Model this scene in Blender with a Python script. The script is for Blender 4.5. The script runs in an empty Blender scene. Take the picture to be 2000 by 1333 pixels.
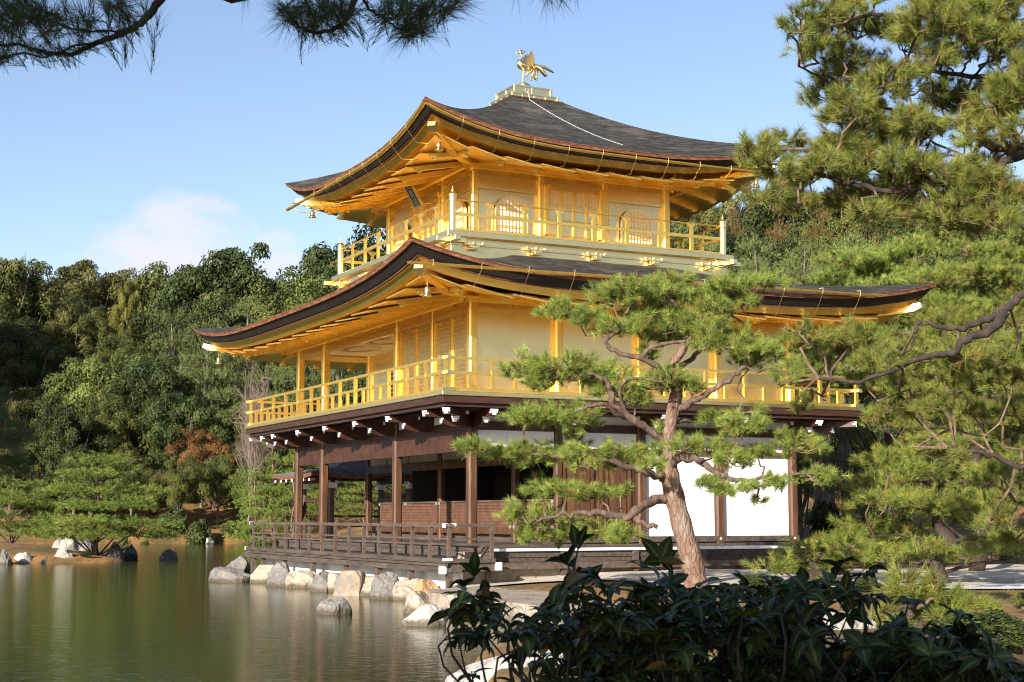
import bpy, math, random
import numpy as np
from mathutils import Vector, noise as mnoise

# ------------------------------------------------------------------ camera, sky, sun, exposure
SC = bpy.context.scene
COL = SC.collection
CAM = np.array([-13.9674, -30.0366, -2.7272])
F_PX, YAW, PITCH = 2976.92, 0.46166, 0.11480
cy_, sy_, cp_, sp_ = math.cos(YAW), math.sin(YAW), math.cos(PITCH), math.sin(PITCH)
FWD = np.array([sy_*cp_, cy_*cp_, sp_]); RIGHT = np.array([cy_, -sy_, 0.0]); UP = np.cross(RIGHT, FWD)
cd = bpy.data.cameras.new('camera'); cam = bpy.data.objects.new('camera', cd); COL.objects.link(cam)
cam.location = CAM; cam.rotation_euler = (math.pi/2+PITCH, 0, -YAW)
cd.sensor_width = 36.0; cd.lens = F_PX/2000*36; cd.clip_start = 0.1; cd.clip_end = 3000
cd.dof.use_dof = True; cd.dof.focus_distance = 30.0; cd.dof.aperture_fstop = 16.0
SC.camera = cam
SUN_AZ = np.array([-1.35, -1.0]); SUN_AZ /= np.linalg.norm(SUN_AZ)
SUN_EL = math.radians(20.0)
SUN = np.array([SUN_AZ[0]*math.cos(SUN_EL), SUN_AZ[1]*math.cos(SUN_EL), math.sin(SUN_EL)])
sd = bpy.data.lights.new('sun', 'SUN'); sun = bpy.data.objects.new('sun', sd); COL.objects.link(sun)
sd.energy = 5.0; sd.angle = math.radians(0.5); sd.color = (1.0, 0.93, 0.82)
sun.location = (-30, -40, 30)
sun.rotation_euler = Vector(SUN).to_track_quat('Z', 'Y').to_euler()
W = bpy.data.worlds.new('World'); SC.world = W; W.use_nodes = True
def world():
    nt = W.node_tree; N = nt.nodes; L = nt.links; N.clear()
    out = N.new('ShaderNodeOutputWorld'); bg = N.new('ShaderNodeBackground'); sky = N.new('ShaderNodeTexSky')
    sky.sky_type = 'NISHITA'; sky.sun_disc = False; sky.sun_elevation = SUN_EL
    sky.sun_rotation = math.atan2(SUN[0], SUN[1])
    sky.air_density = 1.0; sky.dust_density = 0.6; sky.ozone_density = 3.0; sky.altitude = 100
    bg.inputs['Strength'].default_value = 0.104
    # a low bank of pale cumulus
    tc = N.new('ShaderNodeTexCoord')
    mp = N.new('ShaderNodeMapping'); mp.inputs['Scale'].default_value = (15, 15, 24)
    nz = N.new('ShaderNodeTexNoise'); nz.inputs['Scale'].default_value = 1.0; nz.inputs['Detail'].default_value = 9; nz.inputs['Roughness'].default_value = 0.56
    L.new(tc.outputs['Generated'], mp.inputs['Vector']); L.new(mp.outputs['Vector'], nz.inputs['Vector'])
    def blob(u, v, k, amp):
        d = FWD*F_PX+RIGHT*(u-1000)-UP*(v-666.5); d = d/np.linalg.norm(d)
        s = N.new('ShaderNodeVectorMath'); s.operation = 'SUBTRACT'; s.inputs[1].default_value = d
        L.new(tc.outputs['Generated'], s.inputs[0])
        m = N.new('ShaderNodeVectorMath'); m.operation = 'MULTIPLY'; m.inputs[1].default_value = (k, k, k*2.1); L.new(s.outputs[0], m.inputs[0])
        ln = N.new('ShaderNodeVectorMath'); ln.operation = 'LENGTH'; L.new(m.outputs[0], ln.inputs[0])
        mr = N.new('ShaderNodeMapRange'); mr.inputs['From Min'].default_value = 0; mr.inputs['From Max'].default_value = 1
        mr.inputs['To Min'].default_value = amp; mr.inputs['To Max'].default_value = 0; mr.interpolation_type = 'SMOOTHSTEP'
        L.new(ln.outputs['Value'], mr.inputs['Value']); return mr.outputs[0]
    b = [blob(350, 480, 8.0, 0.55), blob(250, 500, 9.5, 0.38), blob(480, 490, 9.5, 0.38), blob(80, 520, 10, .22), blob(640, 480, 11, 0.14)]
    acc = b[0]
    for x in b[1:]:
        a = N.new('ShaderNodeMath'); a.operation = 'MAXIMUM'; L.new(acc, a.inputs[0]); L.new(x, a.inputs[1]); acc = a.outputs[0]
    ad = N.new('ShaderNodeMath'); ad.operation = 'ADD'; L.new(acc, ad.inputs[0]); L.new(nz.outputs['Fac'], ad.inputs[1])
    mr = N.new('ShaderNodeMapRange'); mr.inputs['From Min'].default_value = 0.74; mr.inputs['From Max'].default_value = 1.0
    mr.inputs['To Max'].default_value = 0.72; mr.interpolation_type = 'SMOOTHSTEP'; L.new(ad.outputs[0], mr.inputs['Value'])
    tint = N.new('ShaderNodeMix'); tint.data_type = 'RGBA'; tint.blend_type = 'MULTIPLY'; tint.inputs['Factor'].default_value = 1.0
    L.new(sky.outputs[0], tint.inputs['A']); tint.inputs['B'].default_value = SKY_TINT
    mix = N.new('ShaderNodeMix'); mix.data_type = 'RGBA'
    L.new(mr.outputs[0], mix.inputs['Factor']); L.new(tint.outputs['Result'], mix.inputs['A']); mix.inputs['B'].default_value = CLOUD
    L.new(mix.outputs['Result'], bg.inputs['Color']); L.new(bg.outputs[0], out.inputs['Surface'])
SKY_TINT = (1.17, 1.0, .955, 1); CLOUD = (4.7, 4.45, 4.95, 1)
world()
SC.view_settings.view_transform = 'Standard'; SC.view_settings.look = 'None'
SC.view_settings.exposure = 0.98; SC.view_settings.gamma = 1.0; SC.view_settings.use_curve_mapping = False
SC.render.engine = 'CYCLES'
cyc = SC.cycles
cyc.max_bounces = 8; cyc.diffuse_bounces = 3; cyc.glossy_bounces = 6; cyc.transmission_bounces = 4; cyc.transparent_max_bounces = 8
cyc.sample_clamp_indirect = 0.0; cyc.filter_width = 1.05; cyc.adaptive_threshold = 0.008; cyc.use_denoising = True; cyc.use_adaptive_sampling = True

def at(u, v, d):
    return CAM+(FWD*F_PX+RIGHT*(u-1000)-UP*(v-666.5))/F_PX*d
def onax(u, v, ax, val):
    r = FWD*F_PX+RIGHT*(u-1000)-UP*(v-666.5)
    return CAM+r*((val-CAM[ax])/r[ax])

# ------------------------------------------------------------------ mesh helpers
class MB:
    def __init__(s): s.v = []; s.f = []; s.n = 0
    def add(s, v, f):
        v = np.asarray(v, float).reshape(-1, 3); n = s.n
        s.v.append(v); s.f.extend([[i+n for i in q] for q in f]); s.n += len(v); return s
    def box(s, a, b):
        x0, y0, z0 = np.minimum(a, b); x1, y1, z1 = np.maximum(a, b)
        return s.add([(x0,y0,z0),(x1,y0,z0),(x1,y1,z0),(x0,y1,z0),(x0,y0,z1),(x1,y0,z1),(x1,y1,z1),(x0,y1,z1)],
                     [(0,3,2,1),(4,5,6,7),(0,1,5,4),(1,2,6,5),(2,3,7,6),(3,0,4,7)])
    def beam(s, p, q, w, h, up=(0,0,1), w2=None, h2=None):
        p = np.array(p, float); q = np.array(q, float); d = q-p; d /= np.linalg.norm(d)
        r = np.cross(d, up); r /= np.linalg.norm(r); u = np.cross(r, d)
        w2 = w if w2 is None else w2; h2 = h if h2 is None else h2
        v = []
        for c, a, b in ((p, w, h), (q, w2, h2)):
            for i, j in ((-1,-1),(1,-1),(1,1),(-1,1)): v.append(c+r*i*a/2+u*j*b/2)
        return s.add(v, [(3,2,1,0),(4,5,6,7),(0,1,5,4),(1,2,6,5),(2,3,7,6),(3,0,4,7)])
    def tube(s, pts, rad, n=8, cap=True):
        pts = np.array(pts, float); m = len(pts); rad = np.broadcast_to(np.asarray(rad, float), (m,))
        t = np.gradient(pts, axis=0) if m > 2 else np.array([pts[1]-pts[0]]*2)
        t /= np.linalg.norm(t, axis=1)[:, None]+1e-12
        ref = np.array([0,0,1.0]) if abs(t[0][2]) < .9 else np.array([1.0,0,0])
        V = []; a = np.arange(n)*2*math.pi/n
        for i in range(m):
            r = ref-t[i]*(ref@t[i]); r /= np.linalg.norm(r)+1e-12; ref = r; u = np.cross(t[i], r)
            V.append(pts[i]+rad[i]*(np.cos(a)[:, None]*r+np.sin(a)[:, None]*u))
        f = [(i*n+j, i*n+(j+1) % n, (i+1)*n+(j+1) % n, (i+1)*n+j) for i in range(m-1) for j in range(n)]
        if cap: f += [tuple(range(n))[::-1], tuple(range((m-1)*n, m*n))]
        return s.add(np.concatenate(V), f)
    def lathe(s, c, prof, n=12):
        return s.tube2([(c[0], c[1], c[2]+z) for r, z in prof], [max(r, 1e-4) for r, z in prof], n)
    def tube2(s, pts, rad, n):
        a = np.arange(n)*2*math.pi/n
        V = [np.array(p)+r*np.stack([np.cos(a), np.sin(a), 0*a], 1) for p, r in zip(pts, rad)]
        m = len(pts)
        f = [(i*n+j, i*n+(j+1) % n, (i+1)*n+(j+1) % n, (i+1)*n+j) for i in range(m-1) for j in range(n)]
        f += [tuple(range(n))[::-1], tuple(range((m-1)*n, m*n))]
        return s.add(np.concatenate(V), f)
    def grid(s, P):
        P = np.asarray(P, float); a, b = P.shape[:2]
        return s.add(P.reshape(-1, 3), [(i*b+j, i*b+j+1, (i+1)*b+j+1, (i+1)*b+j) for i in range(a-1) for j in range(b-1)])
    def slab(s, poly, z0, z1):
        n = len(poly); v = [(x, y, z0) for x, y in poly]+[(x, y, z1) for x, y in poly]
        return s.add(v, [tuple(range(n))[::-1], tuple(range(n, 2*n))]+[(i, (i+1) % n, n+(i+1) % n, n+i) for i in range(n)])
    def ext(s, pts, off):
        """closed polygon of 3-D points pushed along off"""
        pts = np.array(pts, float); n = len(pts)
        return s.add(np.concatenate([pts, pts+np.array(off)]), [tuple(range(n)), tuple(range(n, 2*n))[::-1]]+[(i, n+i, n+(i+1) % n, (i+1) % n) for i in range(n)])
    def post(s, x, y, z0, z1, w, ch=None):
        """square post with chamfered arrises"""
        ch = w*.17 if ch is None else ch; h = w/2
        p = [(h,-h+ch),(h,h-ch),(h-ch,h),(-h+ch,h),(-h,h-ch),(-h,-h+ch),(-h+ch,-h),(h-ch,-h)]
        return s.slab([(x+a, y+b) for a, b in p], z0, z1)

ORG = {}
def mkmesh(name, V, F, mat, smooth=False):
    me = bpy.data.meshes.new(name)
    V = np.ascontiguousarray(V, dtype=np.float32)
    if isinstance(F, np.ndarray):
        k = F.shape[1]; me.vertices.add(len(V)); me.vertices.foreach_set('co', V.ravel())
        me.loops.add(F.size); me.loops.foreach_set('vertex_index', F.astype(np.int32).ravel())
        me.polygons.add(len(F)); me.polygons.foreach_set('loop_start', np.arange(0, F.size, k, dtype=np.int32))
        me.update(calc_edges=True)
    else:
        me.from_pydata(V.tolist(), [], F)
    if smooth: me.polygons.foreach_set('use_smooth', np.ones(len(me.polygons), dtype=bool))
    if mat: me.materials.append(mat)
    me.update()
    return me
def link(name, me, parent=None):
    o = bpy.data.objects.new(name, me); COL.objects.link(o)
    if parent is not None: o.parent = parent
    return o
def part(mb, name, mat, parent, smooth=False, bevel=0.0, label=None):
    org = ORG[parent]
    o = link(name, mkmesh(name, np.concatenate(mb.v)-org, mb.f, mat, smooth), parent); ORG[o] = org
    if bevel:
        b = o.modifiers.new('bevel', 'BEVEL'); b.width = bevel; b.segments = 1; b.limit_method = 'ANGLE'
    if label: o['label'] = label
    return o
def attrs(me, **kw):
    for k, v in kw.items():
        a = me.attributes.new(k, 'FLOAT', 'POINT'); a.data.foreach_set('value', np.ascontiguousarray(v, dtype=np.float32))
    return me
def rawpart(V, F, name, mat, parent, smooth=False, **kw):
    org = ORG[parent]; me = attrs(mkmesh(name, V-org, F, mat, smooth), **kw); o = link(name, me, parent); ORG[o] = org; return o
def tag(o, label, cat, group=None):
    o['label'] = label; o['category'] = cat
    if group: o['group'] = group
    return o
def thing(name, label, cat, loc, group=None):
    o = bpy.data.objects.new(name, None); COL.objects.link(o); o.location = [float(c) for c in loc]; ORG[o] = np.array(loc, float)
    o.empty_display_size = .2
    return tag(o, label, cat, group)
def solo(mb, name, mat, label, cat, loc, group=None, smooth=False):
    loc = np.array(loc, float)
    o = link(name, mkmesh(name, np.concatenate(mb.v)-loc, mb.f, mat, smooth)); o.location = loc.tolist(); ORG[o] = loc
    return tag(o, label, cat, group)
def setting(name, V, F, mat, kind='structure', smooth=False):
    o = link(name, mkmesh(name, V, F, mat, smooth)); o['kind'] = kind; return o

# ------------------------------------------------------------------ materials
def newmat(name):
    m = bpy.data.materials.new(name); m.use_nodes = True; nt = m.node_tree; nt.nodes.clear()
    return m, nt.nodes, nt.links
def texco(N, L, scale, coord='Object'):
    tc = N.new('ShaderNodeTexCoord'); mp = N.new('ShaderNodeMapping'); mp.inputs['Scale'].default_value = scale
    L.new(tc.outputs[coord], mp.inputs['Vector']); return mp.outputs[0]
def noise(N, L, vec, scale=1.0, detail=5, rough=.55):
    n = N.new('ShaderNodeTexNoise'); n.inputs['Scale'].default_value = scale; n.inputs['Detail'].default_value = detail
    n.inputs['Roughness'].default_value = rough; L.new(vec, n.inputs['Vector']); return n.outputs['Fac']
def ramp(N, L, fac, stops):
    r = N.new('ShaderNodeValToRGB'); e = r.color_ramp.elements
    while len(e) < len(stops): e.new(.5)
    for el, (p, c) in zip(e, stops): el.position = p; el.color = (*c, 1)
    L.new(fac, r.inputs['Fac']); return r.outputs['Color']
def bump(N, L, h, strength, dist, prev=None):
    b = N.new('ShaderNodeBump'); b.inputs['Strength'].default_value = strength; b.inputs['Distance'].default_value = dist
    L.new(h, b.inputs['Height'])
    if prev is not None: L.new(prev, b.inputs['Normal'])
    return b.outputs['Normal']
def leaf_sheets(N, L, col, scale):
    """squares of leaf laid edge to edge, each a slightly different tone, with worn seams"""
    v = texco(N, L, (scale,)*3); vo = N.new('ShaderNodeTexVoronoi'); vo.distance = 'CHEBYCHEV'; vo.inputs['Scale'].default_value = 1.0; vo.inputs['Randomness'].default_value = .12; L.new(v, vo.inputs['Vector'])
    bw = N.new('ShaderNodeSeparateColor'); L.new(vo.outputs['Color'], bw.inputs[0])
    mr = N.new('ShaderNodeMapRange'); mr.inputs['To Min'].default_value = .955; mr.inputs['To Max'].default_value = 1.0; L.new(bw.outputs[0], mr.inputs['Value'])
    ed = N.new('ShaderNodeMapRange'); ed.inputs['From Min'].default_value = .44; ed.inputs['From Max'].default_value = .50; ed.inputs['To Min'].default_value = 1.0; ed.inputs['To Max'].default_value = .96; L.new(vo.outputs['Distance'], ed.inputs['Value'])
    wn = noise(N, L, texco(N, L, (1.7,1.7,2.6)), 1.0, 6, .6); wr = N.new('ShaderNodeMapRange'); wr.inputs['From Min'].default_value = .3; wr.inputs['From Max'].default_value = .7; wr.inputs['To Min'].default_value = .92; wr.inputs['To Max'].default_value = 1.0; L.new(wn, wr.inputs['Value'])
    a = N.new('ShaderNodeMath'); a.operation = 'MULTIPLY'; L.new(mr.outputs[0], a.inputs[0]); L.new(ed.outputs[0], a.inputs[1])
    b = N.new('ShaderNodeMath'); b.operation = 'MULTIPLY'; L.new(a.outputs[0], b.inputs[0]); L.new(wr.outputs[0], b.inputs[1])
    s = N.new('ShaderNodeVectorMath'); s.operation = 'SCALE'; L.new(col, s.inputs[0]); L.new(b.outputs[0], s.inputs['Scale']); return s.outputs[0]
def wet_foot(base):
    """brown algae and wet stain just above the pond surface"""
    def fn(N, L, col):
        if base: col = base(N, L, col)
        g = N.new('ShaderNodeNewGeometry'); sp = N.new('ShaderNodeSeparateXYZ'); L.new(g.outputs['Position'], sp.inputs[0])
        n = noise(N, L, texco(N, L, (5,5,5)), 1.0, 5, .6); a = N.new('ShaderNodeMath'); a.operation = 'MULTIPLY_ADD'; a.inputs[1].default_value = -.22; L.new(n, a.inputs[0]); L.new(sp.outputs['Z'], a.inputs[2])
        mr = N.new('ShaderNodeMapRange'); mr.inputs['From Min'].default_value = -4.52; mr.inputs['From Max'].default_value = -4.43; mr.inputs['To Min'].default_value = .85; mr.inputs['To Max'].default_value = 0; L.new(a.outputs[0], mr.inputs['Value'])
        mx = N.new('ShaderNodeMix'); mx.data_type = 'RGBA'; L.new(mr.outputs[0], mx.inputs['Factor']); L.new(col, mx.inputs['A']); mx.inputs['B'].default_value = (.06,.04,.018,1); return mx.outputs['Result']
    return fn
def cracked(N, L, prev):
    vo = N.new('ShaderNodeTexVoronoi'); vo.feature = 'DISTANCE_TO_EDGE'; v = texco(N, L, (1.5,1.5,1.1)); nz = N.new('ShaderNodeTexNoise'); nz.inputs['Scale'].default_value = 1.5; nz.inputs['Detail'].default_value = 6; L.new(v, nz.inputs['Vector'])
    ad = N.new('ShaderNodeVectorMath'); ad.operation = 'ADD'; L.new(v, ad.inputs[0]); L.new(nz.outputs['Color'], ad.inputs[1]); L.new(ad.outputs[0], vo.inputs['Vector']); vo.inputs['Scale'].default_value = 1.0
    mr = N.new('ShaderNodeMapRange'); mr.inputs['From Max'].default_value = .06; L.new(vo.outputs['Distance'], mr.inputs['Value'])
    return bump(N, L, mr.outputs[0], .45, .05, prev)
def mat(name, stops, scale=(3,3,3), rough=.6, metal=0.0, bumps=(), detail=5, nrough=.55, spec=.5, coord='Object', rvar=0.0, extra=None, sheets=0, cracks=False):
    """a Principled surface: noise through a colour ramp, with optional bump layers (scale, strength, distance)"""
    m, N, L = newmat(name)
    out = N.new('ShaderNodeOutputMaterial'); p = N.new('ShaderNodeBsdfPrincipled'); L.new(p.outputs[0], out.inputs[0])
    v = texco(N, L, scale, coord); f = noise(N, L, v, 1.0, detail, nrough)
    col = ramp(N, L, f, stops)
    if extra: col = extra(N, L, col)
    if sheets: col = leaf_sheets(N, L, col, sheets)
    L.new(col, p.inputs['Base Color']); p.inputs['Roughness'].default_value = rough; p.inputs['Metallic'].default_value = metal
    p.inputs['Specular IOR Level'].default_value = spec
    if rvar:
        mr = N.new('ShaderNodeMapRange'); mr.inputs['To Min'].default_value = rough-rvar; mr.inputs['To Max'].default_value = rough+rvar
        L.new(f, mr.inputs['Value']); L.new(mr.outputs[0], p.inputs['Roughness'])
    nn = None
    for sc, st, di in bumps:
        nn = bump(N, L, noise(N, L, texco(N, L, sc, coord), 1.0, 6, .6), st, di, nn)
    if cracks: nn = cracked(N, L, nn)
    if nn is not None: L.new(nn, p.inputs['Normal'])
    return m
def spots(scale, lo, hi, colour, seedoff=(0,0,0)):
    """patches of another colour (stains, moss, lichen) over the base"""
    def fn(N, L, col):
        mp = texco(N, L, scale); f = noise(N, L, mp, 1.0, 6, .6)
        mr = N.new('ShaderNodeMapRange'); mr.inputs['From Min'].default_value = lo; mr.inputs['From Max'].default_value = hi; L.new(f, mr.inputs['Value'])
        mx = N.new('ShaderNodeMix'); mx.data_type = 'RGBA'; L.new(mr.outputs[0], mx.inputs['Factor']); L.new(col, mx.inputs['A']); mx.inputs['B'].default_value = (*colour, 1)
        return mx.outputs['Result']
    return fn
def foliage(name, stops, scale, rough=.5, trans=.25, spec=.4, detail=3):
    trans *= .5; spec *= .45; rough = min(.75, rough+.15); m, N, L = newmat(name)
    out = N.new('ShaderNodeOutputMaterial'); p = N.new('ShaderNodeBsdfPrincipled'); t = N.new('ShaderNodeBsdfTranslucent'); mx = N.new('ShaderNodeMixShader')
    f = noise(N, L, texco(N, L, (scale,)*3), 1.0, detail, .7)
    col = ramp(N, L, f, stops)
    oi = N.new('ShaderNodeObjectInfo'); hs = N.new('ShaderNodeHueSaturation')
    for key, lo, hi in (('Hue', .485, .51), ('Value', .8, 1.2)):
        mr = N.new('ShaderNodeMapRange'); mr.inputs['To Min'].default_value = lo; mr.inputs['To Max'].default_value = hi
        L.new(oi.outputs['Random'], mr.inputs['Value']); L.new(mr.outputs[0], hs.inputs[key])
    L.new(col, hs.inputs['Color']); col = hs.outputs['Color']
    def at_(n): a = N.new('ShaderNodeAttribute'); a.attribute_name = n; return a.outputs['Fac']
    ad = N.new('ShaderNodeMath'); ad.operation = 'ADD'; ad.inputs[1].default_value = 1.0; L.new(at_('tone'), ad.inputs[0])
    sc = N.new('ShaderNodeVectorMath'); sc.operation = 'SCALE'; L.new(col, sc.inputs[0]); L.new(ad.outputs[0], sc.inputs['Scale'])
    dm = N.new('ShaderNodeMix'); dm.data_type = 'RGBA'; L.new(at_('dead'), dm.inputs['Factor']); L.new(sc.outputs[0], dm.inputs['A']); dm.inputs['B'].default_value = (.24,.13,.045,1)
    rb = N.new('ShaderNodeMath'); rb.operation = 'POWER'; rb.inputs[1].default_value = 7.0; L.new(at_('rib'), rb.inputs[0])
    rm = N.new('ShaderNodeMix'); rm.data_type = 'RGBA'; L.new(rb.outputs[0], rm.inputs['Factor']); L.new(dm.outputs['Result'], rm.inputs['A']); rm.inputs['B'].default_value = (.12,.16,.05,1); col = rm.outputs['Result']
    L.new(col, p.inputs['Base Color']); L.new(col, t.inputs['Color']); p.inputs['Roughness'].default_value = rough
    p.inputs['Specular IOR Level'].default_value = spec
    mx.inputs['Fac'].default_value = trans; L.new(p.outputs[0], mx.inputs[1]); L.new(t.outputs[0], mx.inputs[2]); L.new(mx.outputs[0], out.inputs[0])
    return m

M = {}
M['gold'] = mat('gold_leaf', [(.3, (1.0, .68, .15)), (.7, (1.0, .75, .25))], (7,7,7), rough=.46, metal=1.0, rvar=.07, bumps=[((9,9,9), .12, .01)])
M['gold_wall'] = mat('gold_leaf_wall', [(.3, (1.0, .78, .36)), (.7, (1.0, .84, .46))], (5,5,5), rough=.33, metal=1.0, rvar=.09, sheets=9.0, bumps=[((6,6,6), .10, .012), ((60,60,60), .05, .003)])
M['gold_trim'] = mat('gold_fitting', [(.3, (1.0, .76, .34)), (.7, (1.0, .82, .46))], (20,20,20), rough=.28, metal=1.0)
M['bark_roof'] = mat('cypress_bark', [(.30, (.010,.009,.008)), (.5, (.040,.036,.032)), (.72, (.13,.122,.112))], (2.6,2.6,30), rough=.95, detail=9, nrough=.72, spec=.12,
                     bumps=[((3,3,34), .8, .03), ((30,30,30), .5, .01)], extra=spots((.8,.8,3.0), .52, .80, (.13,.115,.10)))
M['rim'] = mat('bark_edge', [(.3, (.075,.026,.012)), (.55, (.20,.075,.032)), (.75, (.36,.19,.10))], (5,5,26), rough=.7, detail=7, bumps=[((8,8,60), .5, .01)], extra=spots((3,3,9), .6, .72, (.06,.025,.015)))
M['black'] = mat('black_eave', [(.3, (.010,.007,.006)), (.7, (.022,.015,.012))], (3,3,20), rough=.55, bumps=[((4,4,50), .4, .01)])
M['wood_red'] = mat('red_brown_timber', [(.3, (.038,.016,.008)), (.55, (.095,.040,.016)), (.8, (.22,.105,.042))], (9,9,1.0), rough=.55, detail=7, nrough=.62, bumps=[((26,26,2), .3, .006)])
M['wood_dark'] = mat('dark_timber', [(.3, (.028,.011,.007)), (.7, (.065,.026,.015))], (2,2,12), rough=.55, bumps=[((3,3,30), .3, .006)])
M['wood_deck'] = mat('weathered_deck', [(.3, (.040,.028,.022)), (.55, (.080,.060,.048)), (.8, (.125,.10,.085))], (14,1.6,14), rough=.75, detail=7, bumps=[((30,3,30), .4, .006)])
M['wood_rail'] = mat('weathered_rail', [(.3, (.055,.036,.026)), (.6, (.10,.072,.055)), (.85, (.16,.125,.10))], (10,3,10), rough=.75, detail=7, bumps=[((30,8,30), .4, .005)])
M['lattice'] = mat('reddish_lattice', [(.3, (.085,.038,.022)), (.7, (.17,.082,.048))], (5,5,5), rough=.65)
M['plaster'] = mat('white_plaster', [(.3, (.70,.70,.685)), (.7, (.83,.83,.82))], (1.3,1.3,2.4), rough=.9, detail=8, bumps=[((20,20,20), .08, .004)])
M['white'] = mat('white_paint', [(.3, (.78,.78,.77)), (.7, (.84,.84,.83))], (8,8,8), rough=.6)
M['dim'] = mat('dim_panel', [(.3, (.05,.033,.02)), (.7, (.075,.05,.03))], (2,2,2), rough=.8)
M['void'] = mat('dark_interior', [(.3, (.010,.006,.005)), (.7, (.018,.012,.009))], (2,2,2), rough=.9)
M['ceiling'] = mat('painted_ceiling', [(.35, (.50,.40,.28)), (.65, (.62,.52,.39))], (.9,.9,.9), rough=.85)
M['ceiling_art'] = mat('faded_brown_paint', [(.3, (.20,.115,.055)), (.7, (.34,.22,.12))], (3,3,3), rough=.85)
M['plaque'] = mat('blue_grey_board', [(.3, (.03,.04,.035)), (.7, (.06,.075,.065))], (9,9,9), rough=.5)
M['steel'] = mat('pale_chain', [(.3, (.45,.45,.45)), (.7, (.6,.6,.6))], (9,9,9), rough=.4, metal=.6)
M['stone_tan'] = mat('tan_stone', [(.25, (.17,.13,.09)), (.5, (.34,.285,.215)), (.8, (.50,.455,.385))], (1.9,1.9,1.9), rough=.85, detail=9, nrough=.62, bumps=[((5,5,5), .6, .05), ((26,26,26), .5, .012)], extra=wet_foot(spots((4,4,4), .56, .70, (.14,.095,.06))), cracks=True)
M['stone_grey'] = mat('grey_stone', [(.25, (.07,.068,.065)), (.5, (.17,.16,.145)), (.8, (.34,.32,.29))], (2.6,2.6,2.6), rough=.85, detail=9, nrough=.66, bumps=[((6,6,6), .7, .06), ((30,30,30), .5, .012)], extra=wet_foot(spots((3,3,3), .58, .7, (.30,.23,.15))), cracks=True)
M['stone_white'] = mat('pale_stone', [(.25, (.20,.185,.16)), (.5, (.38,.355,.31)), (.8, (.55,.53,.49))], (2.6,2.6,2.6), rough=.85, detail=9, nrough=.66, bumps=[((6,6,6), .8, .06), ((30,30,30), .5, .012)], extra=wet_foot(spots((5,5,5), .54, .70, (.13,.11,.09))), cracks=True)
M['stone_dark'] = mat('dark_wet_stone', [(.3, (.018,.017,.018)), (.7, (.05,.048,.048))], (3,3,3), rough=.55, detail=8, bumps=[((6,6,6), .7, .05)])
M['gravel'] = mat('white_gravel', [(.3, (.66,.65,.62)), (.7, (.80,.79,.76))], (30,30,30), rough=.95, bumps=[((60,60,60), .4, .01)])
M['bark_pine'] = None

def pine_bark():
    m, N, L = newmat('plated_pine_bark')
    out = N.new('ShaderNodeOutputMaterial'); p = N.new('ShaderNodeBsdfPrincipled'); L.new(p.outputs[0], out.inputs[0])
    v = texco(N, L, (12, 12, 4.5)); vo = N.new('ShaderNodeTexVoronoi'); vo.feature = 'DISTANCE_TO_EDGE'; vo.inputs['Scale'].default_value = 1.0
    nz = N.new('ShaderNodeTexNoise'); nz.inputs['Scale'].default_value = .8; nz.inputs['Detail'].default_value = 6
    L.new(v, nz.inputs['Vector']); ad = N.new('ShaderNodeVectorMath'); ad.operation = 'ADD'; L.new(v, ad.inputs[0]); L.new(nz.outputs['Color'], ad.inputs[1]); L.new(ad.outputs[0], vo.inputs['Vector'])
    f = noise(N, L, texco(N, L, (4,4,3)), 1.0, 7, .65)
    col = ramp(N, L, f, [(.28, (.085,.042,.028)), (.46, (.20,.115,.075)), (.60, (.24,.175,.135)), (.8, (.36,.31,.26))])
    cr = ramp(N, L, vo.outputs['Distance'], [(0.0, (.50,.47,.46)), (.11, (1,1,1))])
    mx = N.new('ShaderNodeMix'); mx.data_type = 'RGBA'; mx.blend_type = 'MULTIPLY'; mx.inputs['Factor'].default_value = .75
    L.new(col, mx.inputs['A']); L.new(cr, mx.inputs['B']); L.new(mx.outputs['Result'], p.inputs['Base Color'])
    p.inputs['Roughness'].default_value = .85
    mr = N.new('ShaderNodeMapRange'); mr.inputs['From Max'].default_value = .25; L.new(vo.outputs['Distance'], mr.inputs['Value'])
    b = bump(N, L, mr.outputs[0], .7, .02); b = bump(N, L, f, .5, .03, b); L.new(b, p.inputs['Normal'])
    return m
M['bark_pine'] = pine_bark()
M['bark_branch'] = mat('shaded_branch_bark', [(.3, (.05,.03,.022)), (.55, (.125,.08,.06)), (.8, (.24,.175,.135))], (13,13,6), rough=.9, detail=7, bumps=[((22,22,9), .8, .015)])  # shade on the old pine's limbs painted in as a darker bark
M['bark_dark'] = mat('dark_bark', [(.3, (.022,.014,.010)), (.6, (.055,.036,.026)), (.85, (.11,.08,.06))], (14,14,6), rough=.9, detail=7, bumps=[((24,24,9), .8, .015)])
M['bark_grey'] = mat('grey_bark', [(.3, (.06,.045,.036)), (.7, (.19,.16,.13))], (9,9,4), rough=.9, detail=7, bumps=[((20,20,8), .6, .02)])
M['bare_twig'] = mat('bare_twigs', [(.3, (.13,.085,.06)), (.7, (.30,.23,.18))], (3,3,3), rough=.9)
M['twig'] = mat('pine_twig', [(.3, (.07,.038,.022)), (.7, (.22,.15,.10))], (12,12,12), rough=.85)
M['needle'] = foliage('pine_needles', [(.25, (.06,.112,.024)), (.45, (.155,.21,.04)), (.62, (.285,.315,.062)), (.8, (.41,.36,.095))], 7, rough=.45, trans=.2, spec=.5)
M['needle_bright'] = foliage('bright_pine_needles', [(.25, (.062,.112,.02)), (.5, (.18,.225,.038)), (.75, (.34,.335,.066))], 4, rough=.45, trans=.2, spec=.5)
M['needle_far'] = foliage('far_pine_needles', [(.25, (.06,.11,.02)), (.5, (.145,.19,.035)), (.8, (.27,.28,.06))], 1.2, rough=.5, trans=.15)
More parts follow.
